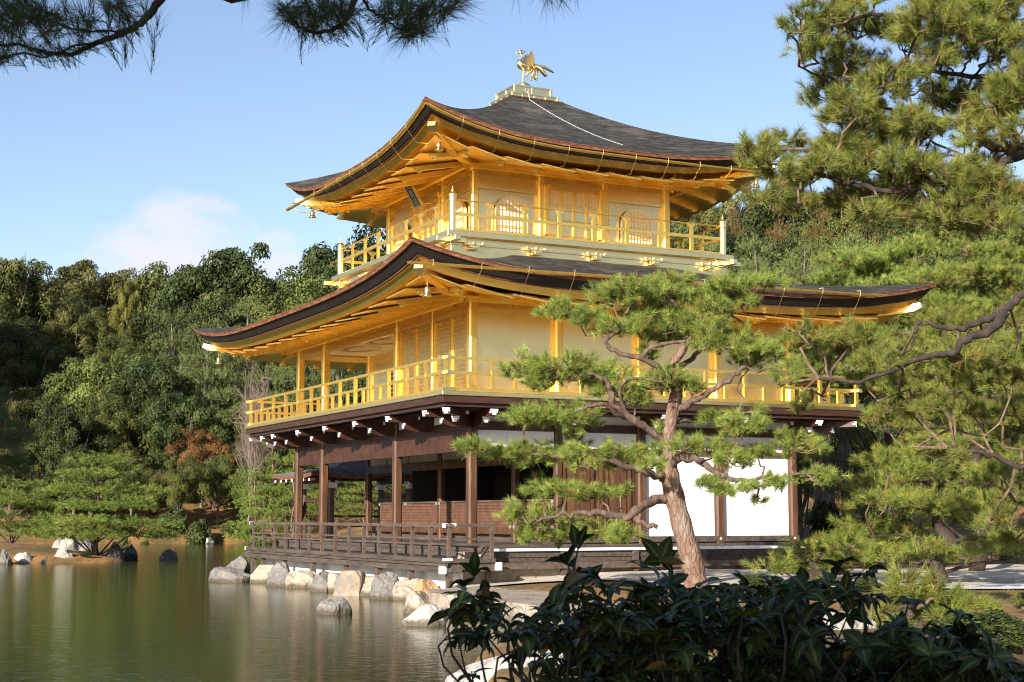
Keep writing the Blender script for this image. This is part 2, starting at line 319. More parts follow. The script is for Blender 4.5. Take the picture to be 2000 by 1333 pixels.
M['needle_blue'] = foliage('dull_pine_needles', [(.25, (.055,.085,.03)), (.5, (.13,.16,.05)), (.8, (.24,.24,.08))], .9, rough=.5, trans=.15)
M['needle_dark'] = foliage('shaded_pine_needles', [(.3, (.03,.055,.02)), (.7, (.07,.10,.035))], 7, rough=.4, trans=.12)  # darker copy of the needles with shade put into the colour
M['leaf_olive'] = foliage('olive_leaves', [(.2, (.036,.044,.012)), (.5, (.098,.102,.026)), (.8, (.18,.16,.044))], 1.6, trans=.15)
M['leaf_deep'] = foliage('deep_green_leaves', [(.2, (.016,.030,.009)), (.5, (.05,.068,.018)), (.8, (.12,.125,.034))], 1.6, trans=.12, rough=.4)
M['leaf_fresh'] = foliage('fresh_green_leaves', [(.2, (.035,.055,.014)), (.5, (.10,.115,.027)), (.8, (.20,.19,.045))], 1.6, trans=.2)
M['leaf_yellow'] = foliage('yellowing_leaves', [(.2, (.06,.065,.015)), (.5, (.135,.125,.026)), (.8, (.23,.19,.042))], 1.6, trans=.2)
M['leaf_rust'] = foliage('rusty_leaves', [(.2, (.075,.055,.018)), (.5, (.16,.105,.033)), (.8, (.24,.155,.05))], 1.6, trans=.2)
M['leaf_amber'] = foliage('amber_leaves', [(.2, (.085,.045,.016)), (.5, (.19,.095,.03)), (.8, (.29,.155,.055))], 1.6, trans=.2)
M['leaf_red'] = foliage('red_leaves', [(.2, (.16,.04,.02)), (.8, (.32,.11,.05))], 3, trans=.25)
M['leaf_shrub'] = foliage('glossy_dark_leaves', [(.3, (.013,.028,.010)), (.6, (.027,.050,.014)), (.85, (.075,.09,.022))], 9, rough=.33, trans=.3, spec=.35)
# ------------------------------------------------------------------ the pavilion (x = north, y = west, z = up; pond surface at WATER)
WATER = -4.46
BAY = 2.13; NX = 4*BAY; WY = 11.66              # lower storeys: four bays deep, five and a half wide
X3, Y3, S3 = 1.515, 3.153, 5.49                 # top storey: three bays square
pav = thing('pavilion', 'three-storey gold leaf pavilion with curved dark bark roofs standing beside the pond', 'pavilion', (NX/2, WY/2, -4.0))
EV = lambda s, p: np.abs(s)**p

class Roof:
    def __init__(s, cx, cy, hx, hy, zfun, N=56): s.cx, s.cy, s.hx, s.hy, s.z, s.N = cx, cy, hx, hy, zfun, N
    def sides(s):
        # outward normal, tangent, half depth along normal, half length
        return [((-1,0),(0,1),s.hx,s.hy), ((1,0),(0,-1),s.hx,s.hy), ((0,-1),(-1,0),s.hy,s.hx), ((0,1),(1,0),s.hy,s.hx)]
    def pt(s, side, o, a, dz=0.0):
        """point on a side: inset o from the eave, a in [-1,1] along it"""
        n, t, hn, ht = s.sides()[side]
        return np.array([s.cx+n[0]*(hn-o)+t[0]*a*(ht-o), s.cy+n[1]*(hn-o)+t[1]*a*(ht-o), s.z(o, a)+dz])
    def strip(s, mb, layers):
        for sd in range(4):
            mb.grid([[s.pt(sd, o, a, dz) for a in np.linspace(-1, 1, s.N+1)] for o, dz in layers])
def hipz(t): return 6.70+.343*t+1.876*t*t
def z_up(o, a):
    t = o/5.05; return hipz(t)-.67*(1-t)**2*(1-EV(a, 3.0))
def z_lo(o, a):
    k = max(0.0, 1-o/4.8); return 2.25+.17*o+.022*o*o+.55*k*k*EV(a, 3.8)
RU = Roof(X3+S3/2, Y3+S3/2, 5.05, 5.05, z_up); RL = Roof(NX/2, WY/2, NX/2+2.5, WY/2+2.5, z_lo, 72)

def zeave(R, side, along):
    ht = R.sides()[side][3]; return R.z(0.0, along/ht)
def sidept(R, side, o, along, z):
    n, t, hn, ht = R.sides()[side]; return np.array([R.cx+n[0]*(hn-o)+t[0]*along, R.cy+n[1]*(hn-o)+t[1]*along, z])

def make_roof(R, name, over, tmax, zwall, step, rim_name='roof_rim'):
    mb = MB(); R.strip(mb, [(o, 0) for o in np.linspace(0, tmax, 26)])
    c = [R.pt(sd, tmax, a, -.002) for sd, a in ((0,-1),(0,1),(1,-1),(1,1))]; mb.add(c, [(0,1,2,3)])
    roof = part(mb, name, M['bark_roof'], pav, smooth=True)
    mb = MB(); R.strip(mb, [(0,0),(.0,-.012),(.015,-.03),(.035,-.095),(.07,-.098)]); part(mb, rim_name, M['rim'], roof, smooth=False)
    mb = MB(); R.strip(mb, [(.07,-.097),(.09,-.10),(.20,-.27),(.24,-.30)]); part(mb, 'eave_underlay', M['black'], roof)
    mb = MB(); R.strip(mb, [(.24,-.298),(.245,-.33),(.30,-.335)]); part(mb, 'eave_batten', M['wood_red'], roof)
    mb = MB(); R.strip(mb, [(.30,-.333),(.34,-.345),(.46,-.50),(.50,-.505)]); part(mb, 'fascia', M['gold'], roof)
    OI, OO = .48, over
    mb = MB(); R.strip(mb, [(.50,-.503)]+[(o, None) for o in ()]); n_ = R.N
    mb = MB()
    for sd in range(4):
        mb.grid([[R.pt(sd, .50, a, -.503) for a in np.linspace(-1, 1, n_+1)], [np.append(R.pt(sd, over, a)[:2], zwall+.06) for a in np.linspace(-1, 1, n_+1)]])
    part(mb, 'eave_lining', M['gold'], roof)
    # lapped soffit boards, one to a rafter bay, and a rafter with a shaped tip under each
    sb = MB(); raft = []
    for sd in range(4):
        n, t, hn, ht = R.sides()[sd]; wall = ht-over; nb = max(1, round(2*wall/step)); st = 2*wall/nb
        ks = [-wall+st*i for i in range(nb+1)]; a = -wall-st
        while a > -(ht-OI)+.12: ks.insert(0, a); ks.append(-a); a -= st
        ks = [-(ht-OI)]+ks+[ht-OI]
        for a0, a1 in zip(ks[:-1], ks[1:]):
            def row(al, dz):
                oin = min(OO, ht-abs(al)); oin = max(oin, OI+.005)
                zo = R.z(0.0, al/ht)-.50; f = (oin-OI)/(OO-OI); zi = zo+(zwall-zo)*f
                return sidept(R, sd, OI, al, zo+dz), sidept(R, sd, oin, al, zi+dz*(1-.35*f))
            tl = .075*min(1, (a1-a0)/st)
            p0, q0 = row(a0, -tl); p1, q1 = row(a1, 0.0)
            up = np.array([0,0,.03])
            sb.add([p0,p1,q1,q0,p0+up,p1+up,q1+up,q0+up], [(0,1,2,3),(7,6,5,4),(0,4,5,1),(1,5,6,2),(2,6,7,3),(3,7,4,0)])
            if abs(a0) < ht-OI-.3:
                raft.append((p0+np.array([0,0,-.035]), q0+np.array([0,0,-.035])))
    part(sb, 'soffit', M['gold'], roof)
    for sd in range(4):
        hl = R.sides()[sd][3]-over; o_ = over-.40; f_ = (o_-OI)/(OO-OI); zz = R.z(0, .3)-.50; zz = zz+(zwall-zz)*f_-.17
        pb = MB(); pb.beam(sidept(R, sd, o_, -hl-.30, zz+.004*(sd > 1)), sidept(R, sd, o_, hl+.30, zz+.004*(sd > 1)), .11, .12); part(pb, 'purlin', M['gold'], roof)
    for p, q in raft:
        d = (q-p); 
        if np.linalg.norm(d) < .5: continue
        L_ = np.linalg.norm(d); d /= L_
        rb = MB(); rb.beam(p+d*.42, q, .11, .12); rb.beam(p+d*.25, p+d*.42, .07, .05, w2=.11, h2=.12); rb.beam(p+d*.34+np.array([0,0,-.07]), p+d*.44+np.array([0,0,-.07]), .13, .05)
        part(rb, 'rafter', M['gold'], roof)
    # hip rafters with pale tips
    for sx in (-1, 1):
        for sy in (-1, 1):
            e = np.array([R.cx+sx*(R.hx-.42), R.cy+sy*(R.hy-.42), R.z(0,1)-.60]); w = np.array([R.cx+sx*(R.hx-over), R.cy+sy*(R.hy-over), zwall-.10])
            mid = (e*.55+w*.45)+np.array([0,0,-.10])
            hb = MB(); hb.beam(e, mid, .17, .18); hb.beam(mid+np.array([0,0,-.06]), w, .20, .20); hr = part(hb, 'hip_rafter', M['gold'], roof, bevel=.01)
            d = np.array([sx, sy, 0])/math.sqrt(2)
            tb = MB(); tb.beam(e-d*.02, e+d*.20+np.array([0,0,.07]), .19, .20, w2=.21, h2=.13); part(tb, 'hip_tip', M['gold_trim'], hr, bevel=.008)
            tb = MB(); m2 = mid+np.array([0,0,-.06]); tb.beam(m2-d*.03, m2+d*.17+np.array([0,0,.04]), .21, .20, w2=.23, h2=.12); part(tb, 'hip_tip', M['gold_trim'], hr, bevel=.008)
    return roof
roof_up = make_roof(RU, 'upper_roof', 2.305, 4.22, 5.98, .915)
roof_lo = make_roof(RL, 'lower_roof', 2.50, 4.70, 2.22, 1.065)

def gutter(R, side, a0, a1, zf, off, roof, hang, n=40, r=.055):
    """half-round gutter along a side with strap hangers"""
    al = np.linspace(a0, a1, n); mb = MB(); P = [sidept(R, side, -off, a, zf(a)) for a in al]
    nx = np.array([*R.sides()[side][0], 0.0]); th = np.linspace(math.pi, 2*math.pi, 9)
    mb.grid([[p+nx*math.cos(x)*r+np.array([0,0,1])*math.sin(x)*r for x in th] for p in P])
    mb.grid([[p+nx*math.cos(x)*(r-.008)+np.array([0,0,1])*math.sin(x)*(r-.008)+np.array([0,0,.001]) for x in th[::-1]] for p in P])
    g = part(mb, 'gutter', M['gold'], roof, smooth=True)
    for a in hang:
        z = zf(a); h = MB(); zs = R.z(0, a/R.sides()[side][3])-.53
        p = sidept(R, side, -off-.055, a, z+.05); h.tube([p, p+np.array([0,0,-.11])-nx*.01, sidept(R, side, .20, a, min(zs, z-.17)), sidept(R, side, .62, a, min(zs, z-.17)+.02)], .008, 6)
        h.beam(p+np.array([0,0,.01]), p-nx*.12+np.array([0,0,.01]), .022, .014)
        part(h, 'gutter_hanger', M['gold_trim'], roof)
# top roof: gutters on the two sides over the water and the path; they follow the near corner's upturn and run straight beyond
def zg_s(a):  # south side, a runs west (+): near corner at a = -5.05
    return RU.z(0, a/5.05)-.15 if a < 0 else RU.z(0, 0)-.15+.0*a
def zg_e(a):  # east side, a runs south (+): near corner at a = +5.05
    return RU.z(0, a/5.05)-.15 if a > 0 else RU.z(0, 0)-.15
gutter(RU, 0, -5.06, 4.70, zg_s, .03, roof_up, [-4.1+.915*i for i in range(10)])
gutter(RU, 2, -5.15, 5.06, zg_e, .03, roof_up, [-4.1+.915*i for i in range(10)])
gutter(RL, 2, -4.84, 6.87, lambda a: 2.27-.15*(1-(a+4.84)/11.7)*-.6+.0, .12, roof_lo, [-4.3+1.065*i for i in range(11)])

# finial base: a brown plinth and two tiers of panelled gold boxes
C3 = np.array([X3+S3/2, Y3+S3/2])
mb = MB(); mb.box((C3[0]-.80, C3[1]-.80, 8.02), (C3[0]+.80, C3[1]+.80, 8.34)); 
for k in range(4): mb.box((C3[0]-.815, C3[1]-.815, 8.06+.07*k), (C3[0]+.815, C3[1]+.815, 8.09+.07*k))
fb = part(mb, 'finial_base', M['wood_red'], roof_up)
def panelbox(h, z0, z1, nseg, name, par):
    mb = MB(); x, y = C3; mb.box((x-h, y-h, z0), (x+h, y+h, z1)); 
    for sx, sy in ((1,0),(-1,0),(0,1),(0,-1)):
        for i in range(nseg+1):
            t = -h+2*h*i/nseg; w = .035
            if sx: mb.box((x+sx*(h-.02), y+t-w, z0-.003), (x+sx*(h+.018), y+t+w, z1+.012))
            else: mb.box((x+t-w, y+sy*(h-.02), z0-.003), (x+t+w, y+sy*(h+.018), z1+.012))
        e = h+.022
        if sx: mb.box((x+sx*(h-.03), y-e, z1-.02), (x+sx*(h+.024), y+e, z1+.02))
        else: mb.box((x-e, y+sy*(h-.03), z1-.02), (x+e, y+sy*(h+.024), z1+.02))
    return part(mb, name, M['gold_trim'], par)
panelbox(.68, 8.34, 8.46, 4, 'finial_tier', roof_up); panelbox(.55, 8.475, 8.70, 2, 'finial_tier', roof_up)

# ---------------- top storey
uw = MB(); uw.box((X3+.04, Y3+.04, 3.92), (X3+S3-.04, Y3+S3-.04, 6.02)); upper_wall = part(uw, 'upper_wall', M['gold_wall'], pav)
tr = MB()
for z0, z1, o in ((5.27,5.345,.03), (5.62,5.74,.035), (3.95,4.25,.03), (5.90,5.97,.10)):
    tr.box((X3-o, Y3-o, z0), (X3+S3+o, Y3+.02, z1)); tr.box((X3-o, Y3+S3-.02, z0), (X3+S3+o, Y3+S3+o, z1))
    tr.box((X3-o, Y3+.02, z0), (X3+.02, Y3+S3-.02, z1)); tr.box((X3+S3-.02, Y3+.02, z0), (X3+S3+o, Y3+S3-.02, z1))
part(tr, 'wall_beam', M['gold_wall'], upper_wall)
def bracket(x, y, z, nx, ny, arms, par, big=True):
    mb = MB(); mb.box((x-.13, y-.13, z), (x+.13, y+.13, z+.09)); mb.box((x-.09,y-.09,z-.04),(x+.09,y+.09,z))
    for dx, dy in arms:
        L_ = .34 if big else .26
        p = np.array([x, y, z+.135]); d = np.array([dx, dy, 0.0]); d /= np.linalg.norm(d)
        mb.beam(p-d*.10, p+d*L_, .09, .085, h2=.06); mb.beam(p+d*(L_-.08)+np.array([0,0,.075]), p+d*(L_+.05)+np.array([0,0,.075]), .13, .07)
        if big:
            mb.beam(p+np.array([0,0,.15]), p+d*(L_+.14)+np.array([0,0,.15]), .08, .08); mb.beam(p+d*(L_+.03)+np.array([0,0,.225]), p+d*(L_+.17)+np.array([0,0,.225]), .12, .07)
            mb.beam(p+d*.10+np.array([0,0,-.17]), p+d*.24+np.array([0,0,-.19]), .06, .07)
    return part(mb, 'bracket', M['gold'], par)
for i in range(4):
    for j in range(4):
        if 0 < i < 3 and 0 < j < 3: continue
        x, y = X3+S3*i/3, Y3+S3*j/3
        mb = MB(); mb.post(x, y, 3.95, 5.80, .19); part(mb, 'upper_column', M['gold'], pav)
        arms = []
        if i == 0: arms.append((-1,0))
        if i == 3: arms.append((1,0))
        if j == 0: arms.append((0,-1))
        if j == 3: arms.append((0,1))
        if len(arms) == 2: arms.append((arms[0][0], arms[1][1]))
        else: arms += [(-arms[0][1], arms[0][0]), (arms[0][1], -arms[0][0])]
        bracket(x, y, 5.76, 0, 0, arms, pav)
# small struts between the brackets on the two seen sides
for i in range(3):
    for sd in (0, 1):
        x, y = (X3+S3*(i+.5)/3, Y3-.06) if sd else (X3-.06, Y3+S3*(i+.5)/3)
        mb = MB(); mb.box((x-.025, y-.025, 5.62), (x+.025, y+.025, 5.84)); mb.box((x-.09, y-.07, 5.84), (x+.09, y+.05, 5.90)) if sd else mb.box((x-.07, y-.09, 5.84), (x+.05, y+.09, 5.90)); part(mb, 'strut', M['gold'], upper_wall)
def frame2d(sd, along, z, o):
    """point on the east (sd 1) or south (sd 0) wall of the top storey, o outward"""
    return np.array([along, Y3-o, z]) if sd else np.array([X3-o, along, z])
def arch_window(sd, c):
    """bell-arched window: recessed pale screen, lattice bars, rounded frame"""
    h, z0, zs, zt = .42, 4.25, 4.72, 5.10
    def outline(k, n=18):
        pts = [(-h*k, z0)]
        for i in range(n+1):
            th = math.pi*(1-i/n); x = h*k*math.cos(th); zz = zs+(zt-zs)*k*(math.sin(th)**.85)
            pts.append((x, zz))
        pts.append((h*k, z0)); return pts
    off = frame2d(sd, 0, 0, .02)-frame2d(sd, 0, 0, 0)
    fb_ = MB(); a, b = outline(1.0), outline(1.10)
    for o in (.075,):
        P = [[frame2d(sd, c+x, z, oo) for x, z in q] for q, oo in ((a, .0), (a, .075), (b, .075), (b, .0))]
        fb_.grid(P)
    fr = part(fb_, 'arched_window', M['gold_trim'], upper_wall, smooth=False)
    pb = MB(); pb.ext([frame2d(sd, c+x, z, .042) for x, z in outline(1.0)], frame2d(sd,0,0,.004)-frame2d(sd,0,0,0)); part(pb, 'window_screen', M['gold_pale'], fr)
    lb = MB()
    for i in range(9):
        x = -h+2*h*(i+.5)/9; th = math.acos(max(-1, min(1, x/h))); zz = zs+(zt-zs)*(math.sin(th)**.85)
        for dx in (-.012,): 
            p0 = frame2d(sd, c+x-.010, z0, .045); p1 = frame2d(sd, c+x+.010, zz, .062); lb.box(p0, p1)
    for z in (4.34, 4.38, 4.58, 4.62, 4.78): lb.box(frame2d(sd, c-h, z, .044), frame2d(sd, c+h, z+.016, .066))
    part(lb, 'window_lattice', M['gold'], fr)
M['gold_pale'] = mat('pale_screen', [(.3, (.78,.72,.62)), (.7, (.84,.80,.72))], (5,5,5), rough=.8)
for c in (X3+S3/6+.10, X3+S3*5/6+.02): arch_window(1, c)
for c in (Y3+S3/6, Y3+S3*5/6): arch_window(0, c)
def door(sd, c):
    w = .80; z0, z1 = 4.25, 5.42
    db = MB(); db.box(frame2d(sd, c-w, z0, .0), frame2d(sd, c+w, z1, .05))
    dr = part(db, 'panelled_door', M['gold_wall'], upper_wall)
    for s in (-1, 1):
        jb = MB(); jb.box(frame2d(sd, c+s*w-.06, z0, -.01), frame2d(sd, c+s*w+.06, z1, .13)); jb.box(frame2d(sd, c+s*w-.10, z1, -.01), frame2d(sd, c+s*w+.10, z1+.09, .18))
        part(jb, 'door_jamb', M['gold'], dr, bevel=.006)
    mb = MB()
    for i in range(5): x = c-w+.06+(2*w-.12)*i/4; mb.box(frame2d(sd, x-.03, z0, .04), frame2d(sd, x+.03, z1-.02, .085))
    for z in (4.27, 4.60, 4.64, 4.98, 5.03, 5.385): mb.box(frame2d(sd, c-w+.05, z, .04), frame2d(sd, c+w-.05, z+.022, .074))
    part(mb, 'door_frame', M['gold'], dr)
    sb = MB(); sb.box(frame2d(sd, c-w+.08, 5.06, .045), frame2d(sd, c+w-.08, 5.37, .054)); part(sb, 'door_screen', M['gold_pale'], dr)
    lb = MB()
    for q in range(4):
        for i in range(1, 6): x = c-w+.06+(2*w-.12)*(q+i/6)/4; lb.box(frame2d(sd, x-.009, 5.05, .05), frame2d(sd, x+.009, 5.385, .068))
    for z in (5.16, 5.20, 5.28): lb.box(frame2d(sd, c-w+.08, z, .05), frame2d(sd, c+w-.08, z+.012, .066))
    part(lb, 'door_lattice', M['gold'], dr)
door(1, X3+S3/2); door(0, Y3+S3/2)

# ---------------- top balcony
RV = 1.056; bx0, by0, bx1, by1 = X3-RV, Y3-RV, X3+S3+RV, Y3+S3+RV
mb = MB(); mb.box((bx0-.20, by0-.20, 3.78), (bx1+.20, by1+.20, 3.925)); ub = part(mb, 'upper_balcony', M['gold_wall'], pav, bevel=.012)
mb = MB(); mb.box((bx0-.06, by0-.06, 3.30), (bx1+.06, by1+.06, 3.78)); mb.box((bx0-.09, by0-.09, 3.60), (bx1+.09, by1+.09, 3.64)); mb.box((bx0-.10, by0-.10, 2.9), (bx1+.10, by1+.10, 3.47)); part(mb, 'balcony_skirt', M['gold_wall'], ub, bevel=.006)
def skirt_bracket(x, y, dx, dy):
    mb = MB(); n = np.array([dx, dy, 0.0]); t = np.array([-dy, dx, 0.0]); c = np.array([x, y, 0.0])
    def bx(a0, a1, o0, o1, z0, z1): mb.box(c+t*a0+n*o0+np.array([0,0,z0]), c+t*a1+n*o1+np.array([0,0,z1]))
    bx(-.13, .13, 0, .10, 3.50, 3.525); bx(-.06, .06, 0, .13, 3.525, 3.58); bx(-.25, .25, 0, .08, 3.60, 3.63)
    for k in (-.24, 0, .24): bx(k-.035, k+.035, 0, .11, 3.63, 3.68)
    bx(-.13, -.07, 0, .09, 3.55, 3.60); bx(.07, .13, 0, .09, 3.55, 3.60)
    part(mb, 'skirt_bracket', M['gold_trim'], ub)
for i in range(5):
    f = (i+.30)/4.6
    skirt_bracket(bx0+(bx1-bx0)*f, by0-.10, 0, -1); skirt_bracket(bx0-.10, by0+(by1-by0)*f, -1, 0)
for sx in (0, 1):
    for sy in (0, 1):
        x, y = (bx0, bx1)[sx], (by0, by1)[sy]; ox, oy = (-1, 1)[sx], (-1, 1)[sy]
        mb = MB(); mb.beam((x+ox*.06, y-oy*.3, 3.71), (x+ox*.06, y+oy*.46, 3.71), .15, .13); mb.beam((x-ox*.3, y+oy*.06, 3.713), (x+ox*.46, y+oy*.06, 3.713), .15, .13); part(mb, 'beam_end', M['gold_trim'], ub, bevel=.01)
        mb = MB(); mb.lathe((x, y, 3.92), [(.085,0),(.085,.72),(.098,.73),(.098,.76),(.09,.765),(.09,.84),(.105,.85),(.105,.88),(.075,.93),(.03,.955),(.028,.985),(.018,1.03),(.004,1.09)], 16); part(mb, 'corner_post', M['gold_trim'], ub, smooth=False)
def rails(x0, y0, x1, y1, z0, zm, zt, par, ext, mname, rt, hm, wm, round_top=True, sides=(0,1,2,3)):
    runs = [((x0,y0),(x0,y1)), ((x0,y0),(x1,y0)), ((x1,y0),(x1,y1)), ((x0,y1),(x1,y1))]
    for k in sides:
        (a, b), (c, d) = runs[k]; v = np.array([c-a, d-b, 0.0]); v /= np.linalg.norm(v); e = .004*(k in (0, 2))
        p = np.array([a, b, 0.0])-v*ext; q = np.array([c, d, 0.0])+v*ext
        mb = MB()
        if round_top: mb.tube([p+np.array([0,0,zt+e]), q+np.array([0,0,zt+e])], rt, 8)
        else: mb.beam(p+np.array([0,0,zt+e]), q+np.array([0,0,zt+e]), rt*2, rt*2)
        part(mb, 'top_rail', M[mname], par)
        mb = MB(); mb.beam(p+np.array([0,0,zm+e]), q+np.array([0,0,zm+e]), wm, hm); part(mb, 'middle_rail', M[mname], par)
    return runs
runs = rails(bx0, by0, bx1, by1, 3.9, 4.35, 4.68, ub, 0, 'gold', .022, .075, .06)
for k, ((a, b), (c, d)) in enumerate(runs):
    mb = MB(); mb.beam((a, b, 3.955), (c, d, 3.955), .10, .07+.004*(k % 2)); part(mb, 'base_rail', M['gold'], ub)
    for i in range(1, 8):
        x, y = a+(c-a)*i/8, b+(d-b)*i/8
        mb = MB(); u = np.array([c-a, d-b, 0]); u = np.abs(u/np.linalg.norm(u))
        def pl(z0, z1, w, t=.055): mb.box((x-u[0]*w-u[1]*t/2, y-u[1]*w-u[0]*t/2, z0), (x+u[0]*w+u[1]*t/2, y+u[1]*w+u[0]*t/2, z1))
        pl(3.985, 4.315, .048); pl(4.385, 4.52, .048); pl(4.52, 4.58, .030); pl(4.58, 4.615, .06); pl(4.615, 4.66, .10, .06)
        part(mb, 'railing_post', M['gold'], ub)

# ---------------- middle storey
mw = MB()
mw.box((.05, .05, -.12), (NX-.05, 2*BAY, 2.2)); mw.box((BAY, 2*BAY, -.12), (NX-.05, WY-.05, 2.2))
middle_wall = part(mw, 'middle_wall', M['gold_wall'], pav)
tr = MB()
def band(z0, z1, o):   # round the whole storey
    tr.box((-o, -o, z0), (NX+o, .06, z1)); tr.box((-o, WY-.06, z0), (NX+o, WY+o, z1)); tr.box((-o, .06, z0), (.06, WY-.06, z1)); tr.box((NX-.06, .06, z0), (NX+o, WY-.06, z1))
band(1.74, 1.89, .035); band(2.02, 2.10, .03)
tr.box((.0, 2*BAY-.05, 1.72), (BAY, 2*BAY+.035, 1.88)); tr.box((BAY-.035, 2*BAY+.05, 1.72), (BAY+.04, WY-.05, 1.88))
part(tr, 'wall_beam', M['gold_wall'], middle_wall)
fr_ = MB(); band2 = fr_
for z0, z1, o in ((1.90, 2.02, .02), (2.10, 2.24, .02)):
    fr_.box((-o, 2*BAY, z0), (.03, WY, z1))
part(fr_, 'porch_lintel', M['gold_wall'], middle_wall)
mb = MB(); mb.box((.03, 2*BAY, 1.93), (BAY, WY-.03, 2.0)); pc = part(mb, 'porch_ceiling', M['ceiling'], middle_wall)
for k, (yy, xx) in enumerate(((5.6, 1.15), (7.7, 1.05), (9.8, 1.1))):
    mb = MB(); n = 40; 
    for r0, r1, zz in ((.62, .66, 1.926), (.40, .54, 1.925)):
        ring = [[np.array([xx+.8*r*math.cos(t), yy+1.35*r*math.sin(t), zz]) for t in np.linspace(0, (2*math.pi if r0 > .6 else 4.4), n)] for r in (r0, r1)]
        mb.grid(ring)
    part(mb, 'ceiling_painting', M['ceiling_art'], pc)
cols2 = [(k*BAY, 0) for k in range(5)]+[(0, 2*BAY), (0, 9.53), (0, WY), (BAY, WY), (NX, WY), (NX, 2*BAY), (NX, 4*BAY), (2*BAY, WY), (3*BAY, WY), (0, BAY)]
for x, y in cols2:
    mb = MB(); w = .20 if (x, y) != (0, BAY) else .11
    mb.post(x, y, -.12, 2.06, w); part(mb, 'middle_column', M['gold'], pav)
    if (x, y) != (0, BAY):
        mb = MB(); mb.box((x-.16, y-.16, 2.06), (x+.16, y+.16, 2.16)); mb.box((x-.12, y-.12, 2.02), (x+.12, y+.12, 2.06))
        if x == 0: mb.beam((x, y-.5, 2.2), (x, y+.5, 2.2), .12, .09)
        if y == 0: mb.beam((x-.5, y, 2.2), (x+.5, y, 2.2), .12, .09)
        part(mb, 'bracket', M['gold'], pav)
for k in range(4):
    mb = MB(); x = (k+.5)*BAY; mb.box((x-.03, -.08, 1.9), (x+.03, .0, 2.10)); mb.box((x-.10, -.12, 2.08), (x+.10, .0, 2.13)); part(mb, 'strut', M['gold'], middle_wall)
for y in (1.06, 3.2, 5.4, 6.4, 7.4, 8.5, 10.6):
    mb = MB(); mb.box((-.10, y-.09, 1.97), (.0, y+.09, 2.03)); mb.box((-.06, y-.025, 2.03), (-.01, y+.025, 2.14)); part(mb, 'strut', M['gold'], middle_wall)
# louvred shutters on the south face and two on the porch's inner wall
M['gold_reflect_dark'] = mat('dark_reflection_gold', [(.3, (.56,.40,.15)), (.7, (.72,.54,.24))], (4,4,4), rough=.36, metal=1.0)  # shutter panels' dark reflections painted in as a darker gold
def shutter(y0, y1, x, name):
    mb = MB(); mb.box((x-.012, y0, .0), (x+.03, y1, 1.72)); s_ = part(mb, name, M['gold_reflect_dark'], middle_wall)
    mb = MB()
    for i in range(17): z = .05+i*.1; mb.box((x-.026, y0+.02, z), (x-.010, y1-.02, z+.010))
    part(mb, 'shutter_slats', M['gold'], s_)
    mb = MB()
    for yy in (y0+.02, y1-.02): mb.box((x-.045, yy-.022, .0), (x, yy+.022, 1.72))
    part(mb, 'shutter_stile', M['gold'], s_)
for a, b in ((.12, 1.10), (1.13, 2.06), (2.2, 3.15), (3.2, 4.14)): shutter(a, b, .03, 'shutter')
for a, b in ((4.42, 6.2), (6.3, 8.3), (8.4, 10.0)):
    mb = MB(); mb.box((BAY-.03, a, .0), (BAY+.02, b, 1.45)); s_ = part(mb, 'lattice_door', M['gold_red'] if 'gold_red' in M else M['lattice'], middle_wall)
    mb = MB()
    for i in range(13): z = .04+i*.115; mb.box((BAY-.05, a, z), (BAY-.028, b, z+.045))
    part(mb, 'door_slats', M['gold'], s_)

# ---------------- middle balcony
RB = 1.11; gx0, gy0, gx1, gy1 = -RB, -RB, NX+RB, WY+RB
mb = MB(); mb.box((gx0-.14, gy0-.14, -.215), (gx1+.14, gy1+.14, -.125)); mbal = part(mb, 'middle_balcony', M['gold_wall'], pav, bevel=.012)
mb = MB(); mb.box((gx0-.10, gy0-.10, -.36), (gx1+.10, gy1+.10, -.215)); mb.box((gx0-.02, gy0-.02, -.44), (gx0+.14, gy1+.02, -.36)); mb.box((gx0+.14, gy0-.02, -.44), (gx1+.02, gy0+.14, -.36)); mb.box((gx1-.14, gy0+.14, -.44), (gx1+.02, gy1+.02, -.36))
for o, z in ((.42, -.42),): mb.box((gx0+o, gy0+o, z-.06), (gx1-o, gy1-o, z))
part(mb, 'balcony_frame', M['wood_dark'], mbal)
runs = rails(gx0, gy0, gx1, gy1, -.12, .27, .58, mbal, .13, 'gold', .030, .06, .06, round_top=False)
for k, ((a, b), (c, d)) in enumerate(runs):
    mb = MB(); mb.beam((a-.1*(k % 2), b-.1*(1-k % 2), -.09), (c+.1*(k % 2), d+.1*(1-k % 2), -.09), .10, .07+.004*(k % 2)); part(mb, 'base_rail', M['gold'], mbal)
    L_ = math.hypot(c-a, d-b); n = round(L_/1.065)
    for i in range(n+1):
        x, y = a+(c-a)*i/n, b+(d-b)*i/n
        if not (k in (2, 3) and i in (0, n)) and not (k == 1 and i == 0):
            mb = MB(); mb.box((x-.038, y-.038, -.055), (x+.038, y+.038, .555)); part(mb, 'railing_post', M['gold'], mbal)
        if i < n:
            x, y = a+(c-a)*(i+.5)/n, b+(d-b)*(i+.5)/n
            mb = MB(); mb.box((x-.034, y-.034, -.055), (x+.034, y+.034, .245)); part(mb, 'short_baluster', M['gold'], mbal)
for sx, sy in ((0,0),(0,1),(1,0)):
    x, y = (gx0, gx1)[sx], (gy0, gy1)[sy]
    for z, h in ((.58, .036), (.27, .036)):
        mb = MB(); mb.box((x-h, y-.16, z-h), (x+h, y+.16, z+h+.002)); mb.box((x-.16, y-h, z-h-.002), (x+.16, y+h, z+h)); part(mb, 'rail_joint', M['gold_trim'], mbal)
    mb = MB(); mb.box((x-.12, y-.12, -.125), (x+.12, y+.12, -.05)); part(mb, 'rail_joint', M['gold_trim'], mbal)
